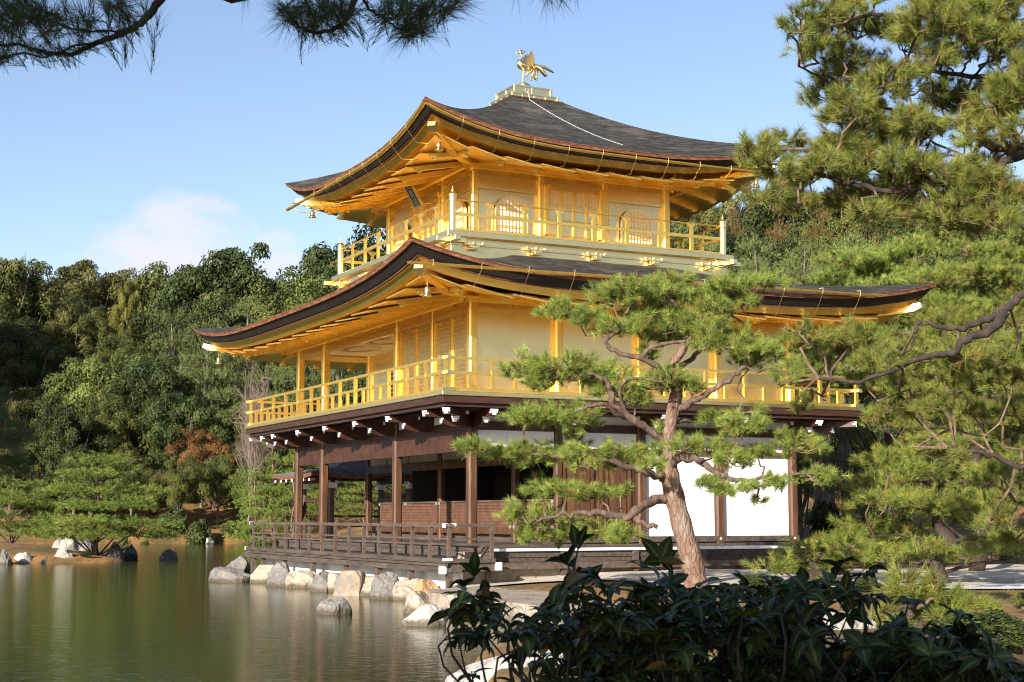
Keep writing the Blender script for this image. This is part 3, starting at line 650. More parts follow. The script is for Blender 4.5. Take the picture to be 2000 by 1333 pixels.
# dark cantilevers with white painted ends under the balcony
def cantilever(x, y, dx, dy):
    n = np.array([dx, dy, 0.0]); n /= np.linalg.norm(n); c = np.array([x, y, 0.0]); t = np.array([-n[1], n[0], 0])
    L1 = 1.12*(1.38 if dx and dy else 1); L2 = .72*(1.38 if dx and dy else 1)
    mb = MB(); mb.beam(c+n*.0+np.array([0,0,-.53]), c+n*L1+np.array([0,0,-.53]), .15, .16, h2=.13); mb.beam(c+np.array([0,0,-.70]), c+n*(L2-.22)+np.array([0,0,-.70]), .16, .20); mb.beam(c+n*(L2-.22)+np.array([0,0,-.70]), c+n*L2+np.array([0,0,-.67]), .16, .20, h2=.12)
    b = part(mb, 'cantilever', M['wood_dark2'], pav)
    mb = MB()
    for L_, z in ((L1, -.53), (L2, -.67)):
        mb = MB(); e = c+n*L_+np.array([0,0,z]); mb.beam(e-n*.004, e+n*.022, .075, .12); mb.beam(e-n*.07, e+n*.018, .153, .030); mb.beam(e+np.array([0,0,.045])-n*.02, e+n*.024+np.array([0,0,.045]), .17, .034)
        part(mb, 'white_tip', M['white'], b)
M['wood_dark2'] = mat('dark_red_timber', [(.3, (.030,.010,.006)), (.7, (.075,.027,.014))], (4,4,4), rough=.5, bumps=[((12,12,12), .2, .006)])
for k in range(6): cantilever(0, min(k*BAY, WY), -1, 0)
for k in range(5): cantilever(k*BAY, 0, 0, -1)
cantilever(0, WY, -1, 0); cantilever(0, 0, -1, -1); cantilever(NX, 0, 1, -1); cantilever(0, WY, -1, 1)
def end_cap(x, y, dx, dy):
    n = np.array([dx, dy, 0.0]); c = np.array([x, y, 0.0]); mb = MB()
    mb.beam(c+np.array([0,0,-.49]), c+n*.02+np.array([0,0,-.49]), .07, .12); mb.beam(c+np.array([0,0,-.46]), c+n*.02+np.array([0,0,-.46]), .12, .035)
    part(mb, 'white_tip', M['white'], mbal)
for k in range(12): end_cap(gx0+.60, -.75+k*BAY/2+.32, -1, 0)
for k in range(9): end_cap(-.35+k*BAY/2, gy0+.60, 0, -1)

# ---------------- ground storey
VF = -3.33     # veranda floor
M['shade_beige'] = mat('shaded_transom', [(.3, (.34,.28,.21)), (.7, (.46,.39,.30))], (3,3,3), rough=.9)  # white transoms turned beige: the deep eave's shade is put into the colour
for x, y in [(0,0),(0,2*BAY),(0,9.53),(0,WY)]+[(k*BAY, 0) for k in range(2, 5)]+[(NX, 2*BAY),(NX, 4*BAY),(NX, WY),(BAY, WY),(2*BAY, WY)]+[(BAY, BAY),(BAY, 6.45),(BAY, 0.02)]:
    mb = MB(); mb.post(x, y, VF-.01, -.45, .21 if x != BAY else .17); part(mb, 'ground_column', M['wood_red'], pav)
gb = MB()
def ring(z0, z1, o, mbx):
    mbx.box((-o, -o, z0), (NX+o, o, z1)); mbx.box((-o, WY-o, z0), (NX+o, WY+o, z1)); mbx.box((-o, o, z0), (o, WY-o, z1)); mbx.box((NX-o, o, z0), (NX+o, WY-o, z1))
ring(-.84, -.66, .07, gb); part(gb, 'lintel', M['wood_dark2'], pav)
gb = MB(); gb.box((-.06, .085, -1.30), (.06, WY-.085, -.845)); part(gb, 'front_lintel', M['wood_red2'] if 'wood_red2' in M else M['wood_dark2'], pav)
gb = MB(); gb.box((-.06, .06, -.45), (NX+.06, WY-.06, -.40)); part(gb, 'upper_floor', M['wood_dark'], pav)
for k in range(4):   # plaster bands on the east side, above and below the lintel
    for z0, z1 in ((-.66, -.40), (-1.20, -.845)):
        mb = MB(); mb.box((k*BAY+.11, .0, z0), ((k+1)*BAY-.11, .06, z1)); part(mb, 'plaster_panel', M['plaster'], pav)
for y0, y1 in ((.1, 2.03), (2.23, 4.16), (4.36, 6.3), (6.5, 8.4), (8.6, 9.43), (9.63, 11.56)):
    mb = MB(); mb.box((.0, y0, -.655), (.05, y1, -.40)); part(mb, 'plaster_panel', M['plaster'], pav)
mb = MB(); mb.box((2*BAY+.05, -.065, -1.30), (NX+.1, .03, -1.20)); mb.box((BAY, -.05, -1.29), (2*BAY-.05, .03, -1.20)); mb.box((0.1, -.05, -1.29), (BAY-.05, .03, -1.20)); part(mb, 'lintel', M['wood_red'], pav)
for k in (2, 3):
    mb = MB(); mb.box((k*BAY+.11, .02, -3.17), ((k+1)*BAY-.11, .07, -1.30)); part(mb, 'plaster_panel', M['plaster'], pav)
mb = MB(); mb.box((BAY+.10, .03, -3.17), (2*BAY-.11, .07, -1.29)); 
bd = part(mb, 'board_door', M['wood_red'], pav); mb = MB()
for i in range(8): x = BAY+.14+i*.235; mb.box((x, .008+.012*(i % 2), -3.15), (x+.20, .032, -1.31))
part(mb, 'door_boards', M['wood_red'], bd)
mb = MB()
for i in (0, 3, 4, 7): x = BAY+.10+i*.242; mb.box((x, -.03, -3.17), (x+.07, .01, -1.30))
part(mb, 'door_stile', M['wood_red'], bd)
mb = MB(); mb.box((BAY-.1, -.10, -3.30), (NX+.12, .09, -3.17)); part(mb, 'sill', M['wood_deck'], pav)
for k in (2, 3, 4):
    mb = MB(); mb.tube([(k*BAY-.02, -.10, -3.235), (k*BAY-.02, -.125, -3.235)], [.035, .02], 10); part(mb, 'nail_cover', M['white'], pav)
# inside: floor, dim panels, dark back wall, low lattice screens
mb = MB(); mb.box((-.45, -.10, VF-.12), (NX, WY+.3, VF)); part(mb, 'veranda_floor', M['wood_deck'], pav)
mb = MB(); mb.box((-.47, -1.9, VF-.10), (-.455, WY+.3, VF-.005)); mb.box((-.46, -1.9, VF-.25), (-.44, WY+.3, VF-.12)); part(mb, 'step_riser', M['wood_deck'], pav)
mb = MB(); mb.box((BAY+.08, .1, VF), (NX-.1, WY-.1, -3.12)); part(mb, 'room_floor', M['wood_deck'], pav)
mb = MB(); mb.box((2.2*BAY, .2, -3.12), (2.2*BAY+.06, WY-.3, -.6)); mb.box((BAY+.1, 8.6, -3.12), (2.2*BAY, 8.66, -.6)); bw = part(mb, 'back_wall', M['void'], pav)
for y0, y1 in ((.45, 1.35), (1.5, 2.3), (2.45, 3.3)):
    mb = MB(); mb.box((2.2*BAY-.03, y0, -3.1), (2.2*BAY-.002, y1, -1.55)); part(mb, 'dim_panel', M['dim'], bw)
mb = MB(); mb.box((BAY, .1, -.62), (NX-.1, WY-.1, -.55)); mb.box((.06, .1, -.60), (BAY, WY-.1, -.56)); part(mb, 'ground_ceiling', M['wood_dark'], pav)
mb = MB(); mb.box((BAY-.06, .1, -1.50), (BAY+.06, WY-.08, -1.28)); mb.box((BAY-.07, .1, -1.06), (BAY+.06, WY-.08, -.94)); mb.box((BAY-.02, .1, -.94), (BAY+.03, WY-.08, -.6)); mb.box((BAY-.07, .1, -3.14), (BAY+.07, WY-.08, -3.0)); part(mb, 'inner_beam', M['wood_red'], pav)
ys = [.10, BAY, 2*BAY, 6.45, 8.6, 10.2, WY-.1]
for a, b in zip(ys[:-1], ys[1:]):
    mb = MB(); mb.box((BAY-.02, a+.1, -1.28), (BAY+.02, b-.06, -1.06)); part(mb, 'transom_panel', M['shade_beige'], pav)
for a, b in ((.12, 1.02), (1.06, BAY-.10), (BAY+.10, 4.26), (4.30, 6.35), (6.55, 8.6), (8.66, 10.55)):
    mb = MB(); mb.box((BAY-.05, a, -3.0), (BAY-.03, b, -2.36)); s_ = part(mb, 'lattice_screen', M['lattice_dark'] if 'lattice_dark' in M else M['lattice'], pav)
    mb = MB(); n = int((b-a)/.055)
    for i in range(n+1): y = a+(b-a)*i/n; mb.box((BAY-.075, y-.012, -3.0), (BAY-.05, y+.012, -2.36))
    for i in range(9): z = -2.98+i*.076; mb.box((BAY-.085, a, z), (BAY-.062, b, z+.030))
    part(mb, 'lattice_bars', M['lattice'], s_)
    mb = MB(); mb.box((BAY-.10, a-.03, -2.37), (BAY-.02, b+.03, -2.33)); part(mb, 'lattice_rail', M['wood_rail'], s_)
    for y in (a, b):
        for z in (-2.98, -2.40): mb = MB(); mb.box((BAY-.105, y-.04, z-.02), (BAY-.088, y+.04, z+.05)); part(mb, 'corner_fitting', M['steel'], s_)
# ---------------- low deck over the water with its railing
LD = -3.58; dx0, dy0, dy1 = -1.39, -1.93, 11.40
mb = MB(); 
for i in range(6): mb.box((dx0-.12+.176*i, dy0-.10, LD-.05), (dx0-.12+.176*i+.168, dy1+.12, LD))
deck = part(mb, 'low_deck', M['wood_deck'], pav)
mb = MB(); mb.box((dx0-.17, dy0-.16, LD-.065), (dx0-.125, dy1+.16, LD+.025)); mb.box((dx0-.14, dy0-.16, LD-.13), (dx0-.09, dy1+.16, LD-.07)); mb.box((dx0-.10, dy0-.10, LD-.26), (dx0+.02, dy1+.10, LD-.135))
mb.box((dx0-.125, dy0-.158, LD-.063), (-.42, dy0-.10, LD+.02)); mb.box((dx0+.02, dy0-.10, LD-.24), (-.3, dy0+.02, LD-.055)); part(mb, 'deck_edge', M['wood_deck'], deck)
mb = MB(); 
for p, q in (((dx0-.18, dy1+.1), (.05, .09)), ): pass
mb.box((dx0-.185, dy0-.165, LD-.02), (dx0-.12, dy0-.10, LD+.035)); mb.box((dx0-.13, dy0-.175, LD-.02), (dx0+.0, dy0-.155, LD+.035)); mb.box((dx0-.215, dy0-.10, LD-.28), (dx0-.10, dy0+.02, LD-.12)); mb.box((dx0-.18, dy1+.10, LD-.06), (dx0-.12, dy1+.17, LD+.03)); mb.box((-.42, dy0-.19, LD-.22), (-.30, dy0-.10, LD-.06))
part(mb, 'white_fitting', M['white'], deck)
mb = MB(); mb.beam((dx0-.02, dy1-.2, LD-.19), (dx0-.02, dy1+.55, LD-.19), .12, .13); mb.beam((dx0+.55, dy1-.2, LD-.19), (dx0+.55, dy1+.3, LD-.19), .12, .13); part(mb, 'deck_beam', M['wood_rail'], deck)
n = 14
for i in range(n+1):
    y = dy0+(dy1-.04-dy0)*i/n
    mb = MB(); mb.box((dx0-.035, y-.038, LD), (dx0+.035, y+.038, -2.935)); part(mb, 'deck_railing_post', M['wood_rail'], deck)
mb = MB(); mb.box((-.48, dy0-.035, LD), (-.41, dy0+.035, -2.935)); part(mb, 'deck_railing_post', M['wood_rail'], deck)
mb = MB(); mb.beam((dx0, dy0-.12, -2.90), (dx0, dy1+.22, -2.90), .07, .07); mb.beam((dx0-.12, dy0, -2.898), (-.36, dy0, -2.898), .065, .066); part(mb, 'deck_rail', M['wood_rail'], deck)
for z in (-3.17, -3.28):
    mb = MB(); mb.beam((dx0, dy0, z), (dx0, dy1, z), .03, .04); mb.beam((dx0, dy0, z+.001), (-.45, dy0, z+.001), .03, .038); part(mb, 'deck_rail', M['wood_rail'], deck)
mb = MB(); mb.box((dx0-.04, dy0+.13, -2.942), (dx0+.04, dy0+.25, -2.858)); mb.box((dx0-.135, dy0-.04, -2.94), (dx0-.09, dy0+.04, -2.858)); mb.box((dx0+.05, dy0-.037, -2.935), (dx0+.14, dy0+.037, -2.86)); mb.box((dx0-.04, dy1+.2, -2.94), (dx0+.04, dy1+.24, -2.86)); part(mb, 'white_fitting', M['white'], deck)
for y in (dy0-.02, .05, 1.9, 4.0, 6.3, 8.6, 10.4, 11.3):
    mb = MB(); mb.box((dx0-.06, y-.06, -4.25), (dx0+.06, y+.06, LD-.06)); part(mb, 'deck_pile', M['wood_rail'], deck)
for x in (-1.15, -.9): 
    pass
for k in range(14):   # shaded joists behind the edge beam
    y = -1.5+k*.95; mb = MB(); mb.box((dx0+.03, y-.04, LD-.2), (-.5, y+.04, LD-.055)); part(mb, 'deck_joist', M['wood_dark'], deck)
mb = MB(); mb.box((-1.02, -1.62, -4.6), (-.94, dy1+.1, -3.72)); part(mb, 'plinth_wall', M['plaster'], pav)
mb = MB(); mb.box((-.94, -1.45, -4.6), (NX-.2, -1.36, -3.45)); part(mb, 'plinth_wall', M['stone_tan'], pav)
# east deck: pale-edged boards, dark panelled front, short posts
EY = -1.62
mb = MB(); mb.box((-.44, EY, -3.44), (NX+1.4, -.10, -3.385)); edk = part(mb, 'east_deck', M['wood_deck'], pav)
mb = MB(); 
for k in range(9): x = -.44+k*1.13; mb.box((x, EY-.02, -3.435), (x+1.12, EY+.10, -3.379))
part(mb, 'pale_edge_board', M['pale_board'] if 'pale_board' in M else M['white'], edk)
mb = MB(); mb.box((-.40, EY+.05, -3.66), (NX+1.3, EY+.09, -3.44)); mb.box((-.40, EY+.02, -3.56), (NX+1.3, EY+.05, -3.535)); part(mb, 'deck_front', M['wood_deck'], edk)
mb = MB(); mb.box((-.40, EY-.10, -3.80), (NX+1.3, EY+.03, -3.665)); part(mb, 'deck_step', M['wood_rail'], edk)
for k in range(6):
    x = -.36+k*1.75; mb = MB(); mb.box((x-.06, EY-.03, -4.1), (x+.06, EY+.06, -3.445)); part(mb, 'deck_post', M['wood_rail'], edk)
# ------------------------------------------------------------------ things on and hanging from the pavilion
def phoenix():
    b = np.array([C3[0], C3[1], 8.95]); t = thing('phoenix_statue', 'golden phoenix statue with raised wings standing on the top roof finial', 'statue', b)
    k = .00129/.86
    def p(x, z, l=0.0): return b+np.array([-(470-x)*k, -l, (900-z)*.00129])
    m = MB(); m.tube([p(600,560), p(560,555), p(500,530), p(430,500), (p(392,465)), p(400,430), p(425,390), p(442,345), p(440,300), p(425,262)], [.03,.085,.118,.13,.105,.078,.056,.044,.038,.034], 12); part(m, 'body', M['gold_trim'], t, smooth=True)
    m = MB(); m.tube([p(455,232), p(425,232), p(395,240), p(365,250)], [.034,.072,.072,.034], 10); m.tube([p(370,250), p(318,262)], [.024,.004], 6); m.tube([p(395,275), p(375,305)], [.02,.006], 6)
    for a, z in ((520,200), (500,240), (470,190), (430,170), (380,175)): m.tube([p(420,225), p((a+420)/2, (z+215)/2-6), p(a, z)], [.02,.02,.005], 6)
    part(m, 'head', M['gold_trim'], t, smooth=True)
    for s in (-1, 1):
        m = MB(); tip = p(600, 180, s*.17); root = [p(460,500,s*.07), p(520,540,s*.08), p(600,550,s*.07), p(650,530,s*.05)]
        for i in range(9):
            f = i/8; r0 = p(455+f*170, 515+f*20, s*.075); e = p(590+f*75, 185+f*330*f, s*(.17-.05*f)); mid = (r0*.45+e*.55)+(p(470,0)-p(500,0))*(1-f)*.9
            d = np.array([0, -s*.012, 0]); w = (p(30,0)-p(0,0))
            m.add([r0, r0+w*1.1, mid+w*1.3, e, mid, r0+d, r0+w*1.1+d, mid+w*1.3+d, e+d, mid+d], [(0,1,2,3,4),(9,8,7,6,5),(0,5,6,1),(1,6,7,2),(2,7,8,3),(3,8,9,4),(4,9,5,0)])
        part(m, 'wing', M['gold_trim'], t)
        m = MB(); l = s*.035
        m.tube([p(455 if s > 0 else 478, 590, l), p(440 if s > 0 else 480, 720, l), p(438 if s > 0 else 484, 890, l)], [.036,.024,.024], 8)
        for dx in (-22, 0, 20): m.tube([p(438 if s > 0 else 484, 885, l), p((438 if s > 0 else 484)-30, 897, l+dx*.001)], [.013,.006], 5)
        part(m, 'leg', M['gold_trim'], t)
    m = MB(); rr = random.Random(4)
    ends = [(1100,575,.0), (1060,600,.10), (985,655,-.12), (905,705,.16), (805,745,-.18), (735,785,.08), (670,790,-.08), (625,780,.14), (555,745,-.04), (1000,560,-.2)]
    for i, (x, z, l) in enumerate(ends):
        f = i/len(ends); q = [p(600,545,0), p(660+60*(1-f), 470+90*f, l*.4), p((x+690)/2, (z+430+60*f)/2-18, l*.8), p(x-35, z-22, l), p(x, z, l*1.1)]
        m.tube(q, [.024,.036,.042,.032,.006], 6)
    part(m, 'tail', M['gold_trim'], t, smooth=True)
    m = MB(); m.lathe(b-np.array([0,0,.25]), [(.30,0),(.30,.12),(.22,.13),(.20,.20),(.15,.21),(.14,.235),(.10,.26),(.02,.27)], 16); part(m, 'pedestal', M['gold_trim'], t)
phoenix()
def bell(R, sx, sy, label, drop):
    e = np.array([R.cx+sx*(R.hx-.62), R.cy+sy*(R.hy-.62), R.z(0,1)-.74]); 
    t = thing('wind_bell', label, 'bell', e-np.array([0,0,drop+.22]), 'wind bells hanging under the roof corners')
    m = MB(); m.tube([e+np.array([0,0,.04]), e-np.array([0,0,drop])], .008, 5); m.tube([e+np.array([0,0,-drop*.5]), e-np.array([0,0,drop*.75])], .018, 6); part(m, 'hook', M['gold_trim'], t)
    m = MB(); m.lathe(e-np.array([0,0,drop+.21]), [(.105,0),(.10,.015),(.072,.05),(.062,.12),(.055,.18),(.03,.21),(.004,.215)], 14); part(m, 'bell_body', M['gold_trim'], t, smooth=True)
bell(RU, -1, -1, 'small gold bell under the near corner of the upper roof', .10); bell(RU, -1, 1, 'small gold bell under the left tip of the upper roof', .10); bell(RU, 1, -1, 'small gold bell under the right tip of the upper roof', .10)
bell(RL, -1, -1, 'small gold bell under the near corner of the lower roof', .14); bell(RL, -1, 1, 'gold bell hanging below the left tip of the lower roof', .14)
def plaque():
    c = np.array([X3-.68, Y3+S3/2-.45, 5.50]); t = thing('name_plaque', 'tilted dark name plaque with gold frame under the upper eave', 'plaque', c-np.array([0,0,.36]))
    up = np.array([-.50, 0, .87]); up /= np.linalg.norm(up); n = np.array([-.87, 0, -.50]); n /= np.linalg.norm(n); w = np.array([0,-1.0,0])
    m = MB(); m.beam(c-up*.36, c+up*.36, .40, .035, up=n); part(m, 'board', M['plaque'], t)
    m = MB()
    for s in (-1, 1): m.beam(c-up*.39+w*s*.21, c+up*.39+w*s*.21, .05, .06, up=n); m.beam(c+up*s*.37-w*.25, c+up*s*.37+w*.25, .05, .06, up=n)
    for k in range(4): m.beam(c+up*.42+w*(-.2+.133*k)-n*.01, c+up*.47+w*(-.2+.133*k)-n*.01, .05, .05, up=n)
    m.beam(c-up*.50-n*.01, c-up*.40-n*.01, .10, .05, up=n)
    part(m, 'frame', M['gold_trim'], t)
    # the three characters, written top to bottom
    try:
        cu = bpy.data.curves.new('lettering', 'FONT'); cu.body = '\u7a76\n\u7adf\n\u9802'; cu.size = .24; cu.align_x = 'CENTER'; cu.align_y = 'CENTER'; cu.extrude = .004; cu.space_line = .98
        o = bpy.data.objects.new('tmp', cu); COL.objects.link(o); bpy.context.view_layer.update()
        me = bpy.data.meshes.new_from_object(o.evaluated_get(bpy.context.evaluated_depsgraph_get())); bpy.data.objects.remove(o)
        V = np.array([v.co for v in me.vertices]); V[:, 1] -= (V[:, 1].max()+V[:, 1].min())/2; V[:, 0] -= (V[:, 0].max()+V[:, 0].min())/2
        Wd = c+np.outer(V[:, 0], w)+np.outer(V[:, 1], up)+np.outer(V[:, 2], n)+n*.024
        fs = [list(q.vertices) for q in me.polygons]; mm = MB(); mm.add(Wd, fs); part(mm, 'lettering', M['gold_trim'], t)
    except Exception as ex: print('lettering', ex)
    m = MB()
    for s in (-1, 1): m.tube([c+up*.36+w*s*.15, np.array([X3-.06, c[1]-s*.15, 5.97])], .012, 5); m.tube([c-up*.33+w*s*.15, np.array([X3-.05, c[1]-s*.15, 5.30])], .012, 5)
    part(m, 'hanger', M['gold_trim'], t)
plaque()
def chain():
    pts = []
    for f in np.linspace(0, 1, 60):
        o = 4.25-f*3.25; a = .03-.42*f*0; x = 3.95+1.0*f; y = Y3+S3/2-5.05+o
        aa = -(x-RU.cx)/(5.05-o) if o < 5 else 0
        pts.append((x, y, RU.z(o, max(-1, min(1, aa)))+.018+(.16 if f < .03 else 0)))
    m = MB()
    for i in range(len(pts)-1):
        p, q = np.array(pts[i]), np.array(pts[i+1]); d = (q-p)/np.linalg.norm(q-p); s = np.cross(d, [0,0,1.0]); u = np.cross(s, d); a = s if i % 2 else u*.4+s*.6
        c = (p+q)/2; L_ = np.linalg.norm(q-p)*.72
        m.tube([c+d*L_*math.cos(t)+a*.024*math.sin(t) for t in np.linspace(0, 2*math.pi, 9)], .010, 5, cap=False)
    m.tube([np.array(pts[0])+np.array([0,0,.05])+np.array([.05*math.cos(t), .0, .05*math.sin(t)]) for t in np.linspace(0, 2*math.pi, 12)], .012, 5, cap=False)
    solo(m, 'roof_chain', M['steel'], 'pale metal chain lying down the slope of the upper roof', 'chain', pts[-1])
chain()

# ------------------------------------------------------------------ fishing annex on the far side
M['bark_sunlit'] = mat('sunlit_bark', [(.3, (.10,.09,.08)), (.7, (.24,.22,.20))], (3,3,20), rough=.95, spec=.1, bumps=[((4,4,30), .5, .02)])  # sunlight on the annex roof painted in as paler bark
def annex():
    x0, x1, y0, y1 = .55, 4.6, 12.1, 15.9; ez = -1.52
    t = thing('fishing_annex', 'small open wooden annex with a bark roof behind the left end of the pavilion', 'annex', ((x0+x1)/2, (y0+y1)/2, -4.5))
    cx, cy = (x0+x1)/2, (y0+y1)/2
    R = Roof(cx, cy, (x1-x0)/2, (y1-y0)/2, lambda o, a: ez+.22*o+.03*o*o+.10*max(0, 1-o)*abs(a)**3, 24)
    m = MB(); R.strip(m, [(o, 0) for o in np.linspace(0, 1.85, 10)]); rf = part(m, 'roof', M['bark_sunlit'], t, smooth=True)
    m = MB(); R.strip(m, [(0,-.002),(.02,-.10),(.05,-.11)]); part(m, 'roof_rim', M['rim'], rf)
    m = MB(); R.strip(m, [(.05,-.11),(.5,-.16),(1.9,.10)]); part(m, 'soffit', M['wood_dark'], rf)
    m = MB()
    for i in range(7):
        y = y0+.3+i*.53; m.beam((x0+.02, y, ez-.13), (x0+.7, y, ez-.08), .07, .07); x = x0+.3+i*.57; m.beam((x, y0+.02, ez-.13), (x, y0+.7, ez-.08), .07, .07)
    part(m, 'rafters', M['wood_dark'], rf)
    for i in range(7):
        y = y0+.3+i*.53; m = MB(); m.box((x0-.005, y-.04, ez-.17), (x0+.02, y+.04, ez-.09)); part(m, 'white_tip', M['white'], rf)
    for x in (1.35, 3.9):
        for y in (12.7, 15.2):
            m = MB(); m.post(x, y, -4.5, -1.85, .16); c = part(m, 'post', M['wood_rail'], t)
            m = MB(); m.box((x-.14, y-.14, -1.88), (x+.14, y+.14, -1.72)); m.box((x-.2, y-.07, -1.78), (x+.2, y+.07, -1.66)); part(m, 'white_capital', M['white'], c)
    m = MB(); m.box((1.3, 12.6, -1.72), (1.42, 15.4, -1.60)); m.box((3.84, 12.6, -1.72), (3.96, 15.4, -1.60)); m.box((1.2, 12.64, -1.60), (4.1, 12.76, -1.50)); m.box((1.2, 15.14, -1.60), (4.1, 15.26, -1.50)); m.box((1.29, 12.7, -2.28), (1.41, 15.2, -2.16)); m.box((3.84, 12.7, -2.28), (3.96, 15.2, -2.16)); part(m, 'beam', M['wood_dark'], t)
    m = MB(); m.box((1.1, 11.95, -3.45), (4.1, 15.5, -3.36)); part(m, 'floor', M['wood_deck'], t)
    m = MB()
    for z in (-2.75, -3.05): m.box((3.84, 12.7, z), (3.96, 15.2, z+.07)); m.box((1.35, 15.16, z), (3.9, 15.24, z+.07))
    for y in (13.3, 13.9, 14.5): m.box((3.86, y-.03, -3.36), (3.94, y+.03, -2.7))
    part(m, 'railing', M['wood_dark'], t)
    m = MB(); m.beam((.75, 15.3, -4.4), (1.3, 15.0, -2.1), .11, .11); part(m, 'brace', M['wood_rail'], t)
annex()

# ------------------------------------------------------------------ ground, water
def sdf_poly(P, poly):
    """signed distance, positive inside"""
    poly = np.array(poly, float); d = np.full(len(P), 1e9); ins = np.zeros(len(P), bool); n = len(poly)
    for i in range(n):
        a, b = poly[i], poly[(i+1) % n]; e = b-a; w = P-a; t = np.clip((w@e)/(e@e), 0, 1); d = np.minimum(d, np.linalg.norm(w-t[:, None]*e, axis=1))
        c = ((a[1] > P[:, 1]) != (b[1] > P[:, 1])) & (P[:, 0] < (b[0]-a[0])*(P[:, 1]-a[1])/(b[1]-a[1]+1e-12)+a[0]); ins ^= c
    return np.where(ins, d, -d)
def ld(u, d):  # picture column and distance to a ground point
    f = np.array([sy_, cy_]); r = np.array([cy_, -sy_]); return CAM[:2]+f*d+r*(u-1000)/F_PX*d
MAIN = [(-1.35,13.2),(-1.35,-1.7),(-2.0,-2.6),(-2.2,-5.5),(-2.6,-9.6),(-5.2,-12.6),(-7.4,-15.2),(-8.6,-18.5),(-12.0,-21.5),(-17,-24.5),(-30,-30),(-75,-45),(-420,-60),(-420,-400),(260,-400),(420,60),(80,140),(40,75),(22,52),(14,30),(9.2,17),(9.0,13.2)]
FAR = [ld(-2600,140), ld(-900,96), ld(-100,97), ld(120,99), ld(280,98), ld(420,99.5), ld(560,97), ld(620,90), ld(800,84), (22,52), (80,140), ld(1500,420), ld(-3000,420)]
ISL = [ld(-420,60), ld(-200,56.5), ld(0,56.3), ld(130,57), ld(215,57.6), ld(262,59), ld(268,62), ld(240,66), ld(120,70), ld(-100,72), ld(-420,70)]
def fbm(P, s, o=0.0):
    x, y = P[:, 0]*s+o, P[:, 1]*s-o
    return (np.sin(x*1.0+1.3*np.sin(y*.7))+.5*np.sin(2.1*y+1.7*np.sin(x*1.3))+.3*np.sin(3.9*x+2.3*y)+.2*np.sin(6.1*y-3.7*x))/2.0
def ground_z(P):
    P = np.atleast_2d(P).astype(float)
    sm, sf, si = sdf_poly(P, MAIN), sdf_poly(P, FAR), sdf_poly(P, ISL)
    rel = P-CAM[:2]; dep = rel@np.array([sy_, cy_]); lat = rel@np.array([cy_, -sy_])
    bed = -5.3
    def rise(s, edge, top): return bed+(edge-bed)*np.clip((s+.5)/.9, 0, 1)+top
    zm = rise(sm, -4.14, np.clip(sm-.4, 0, 3)*.07+fbm(P, .6)*.05*np.clip(sm, 0, 1))
    # the right-hand garden and the hill behind it
    hill = np.clip(dep-66, 0, 200)**1.15*.118*np.clip((lat+.06*dep+6)/18, 0, 1)
    zm = np.where(sm > 0, zm+np.minimum(hill, 32)*(sm > 0), zm)
    zf = rise(sf, -4.28, np.clip(sf, 0, 6)*.28+np.clip(sf-6, 0, 60)*.33+fbm(P, .25)*.25*np.clip(sf, 0, 1))
    zi = rise(si, -4.36, np.minimum(np.clip(si, 0, 9)*.13, .75)+fbm(P, .5)*.06)
    sky_block = np.clip(-dep-45, 0, 400)*.05*np.clip((-dep-45)/30, 0, 1); zm = np.where(sm > 0, zm+np.minimum(sky_block, 40), zm)  # unseen rise behind the camera, added to cut low sky light
    return np.maximum(np.maximum(zm, zf), zi)
def gz(x, y): return float(ground_z(np.array([[x, y]]))[0])
def terrain():
    az = np.concatenate([np.linspace(-24, 24, 300), np.linspace(24.8, 335.2, 190)])*math.pi/180
    ra = np.concatenate([[.6], np.geomspace(1.2, 420, 300)])
    A, Rr = np.meshgrid(az+YAW, ra); X = CAM[0]+Rr*np.sin(A); Y = CAM[1]+Rr*np.cos(A)
    P = np.stack([X.ravel(), Y.ravel()], 1); Z = ground_z(P); V = np.column_stack([P, Z]); n = len(az); m = len(ra)
    i, j = np.meshgrid(np.arange(m-1), np.arange(n), indexing='ij'); j2 = (j+1) % n
    F = np.stack([i*n+j, (i+1)*n+j, (i+1)*n+j2, i*n+j2], -1).reshape(-1, 4)
    V = np.concatenate([V, [[CAM[0], CAM[1], gz(CAM[0], CAM[1])]]]); c = len(V)-1
    me = mkmesh('ground', V, F, M['ground'], True)
    o = link('ground', me); o['kind'] = 'structure'
    mb = MB(); 
    # centre fan joined into the same sheet
    import bmesh
    bm = bmesh.new(); bm.from_mesh(me); bm.verts.ensure_lookup_table()
    for k in range(n): 
        try: bm.faces.new((bm.verts[c], bm.verts[(k+1) % n], bm.verts[k]))
        except ValueError: pass
    bmesh.ops.recalc_face_normals(bm, faces=bm.faces); bm.to_mesh(me); bm.free()
def ground_mat():
    m, N, L = newmat('mossy_ground'); out = N.new('ShaderNodeOutputMaterial'); p = N.new('ShaderNodeBsdfPrincipled'); L.new(p.outputs[0], out.inputs[0])
    f = noise(N, L, texco(N, L, (.45,.45,.45)), 1.0, 9, .62); f2 = noise(N, L, texco(N, L, (5,5,5)), 1.0, 8, .65)
    a = ramp(N, L, f, [(.30, (.06,.07,.016)), (.44, (.16,.105,.028)), (.58, (.30,.15,.045)), (.75, (.36,.22,.10))])
    b = ramp(N, L, f2, [(.3, (.45,.45,.42)), (.7, (1.15,1.1,1.05))])
    mx = N.new('ShaderNodeMix'); mx.data_type = 'RGBA'; mx.blend_type = 'MULTIPLY'; mx.inputs['Factor'].default_value = 1; L.new(a, mx.inputs['A']); L.new(b, mx.inputs['B'])
    L.new(mx.outputs['Result'], p.inputs['Base Color']); p.inputs['Roughness'].default_value = .95
    L.new(bump(N, L, f2, .6, .06), p.inputs['Normal']); return m
M['ground'] = ground_mat()
terrain()
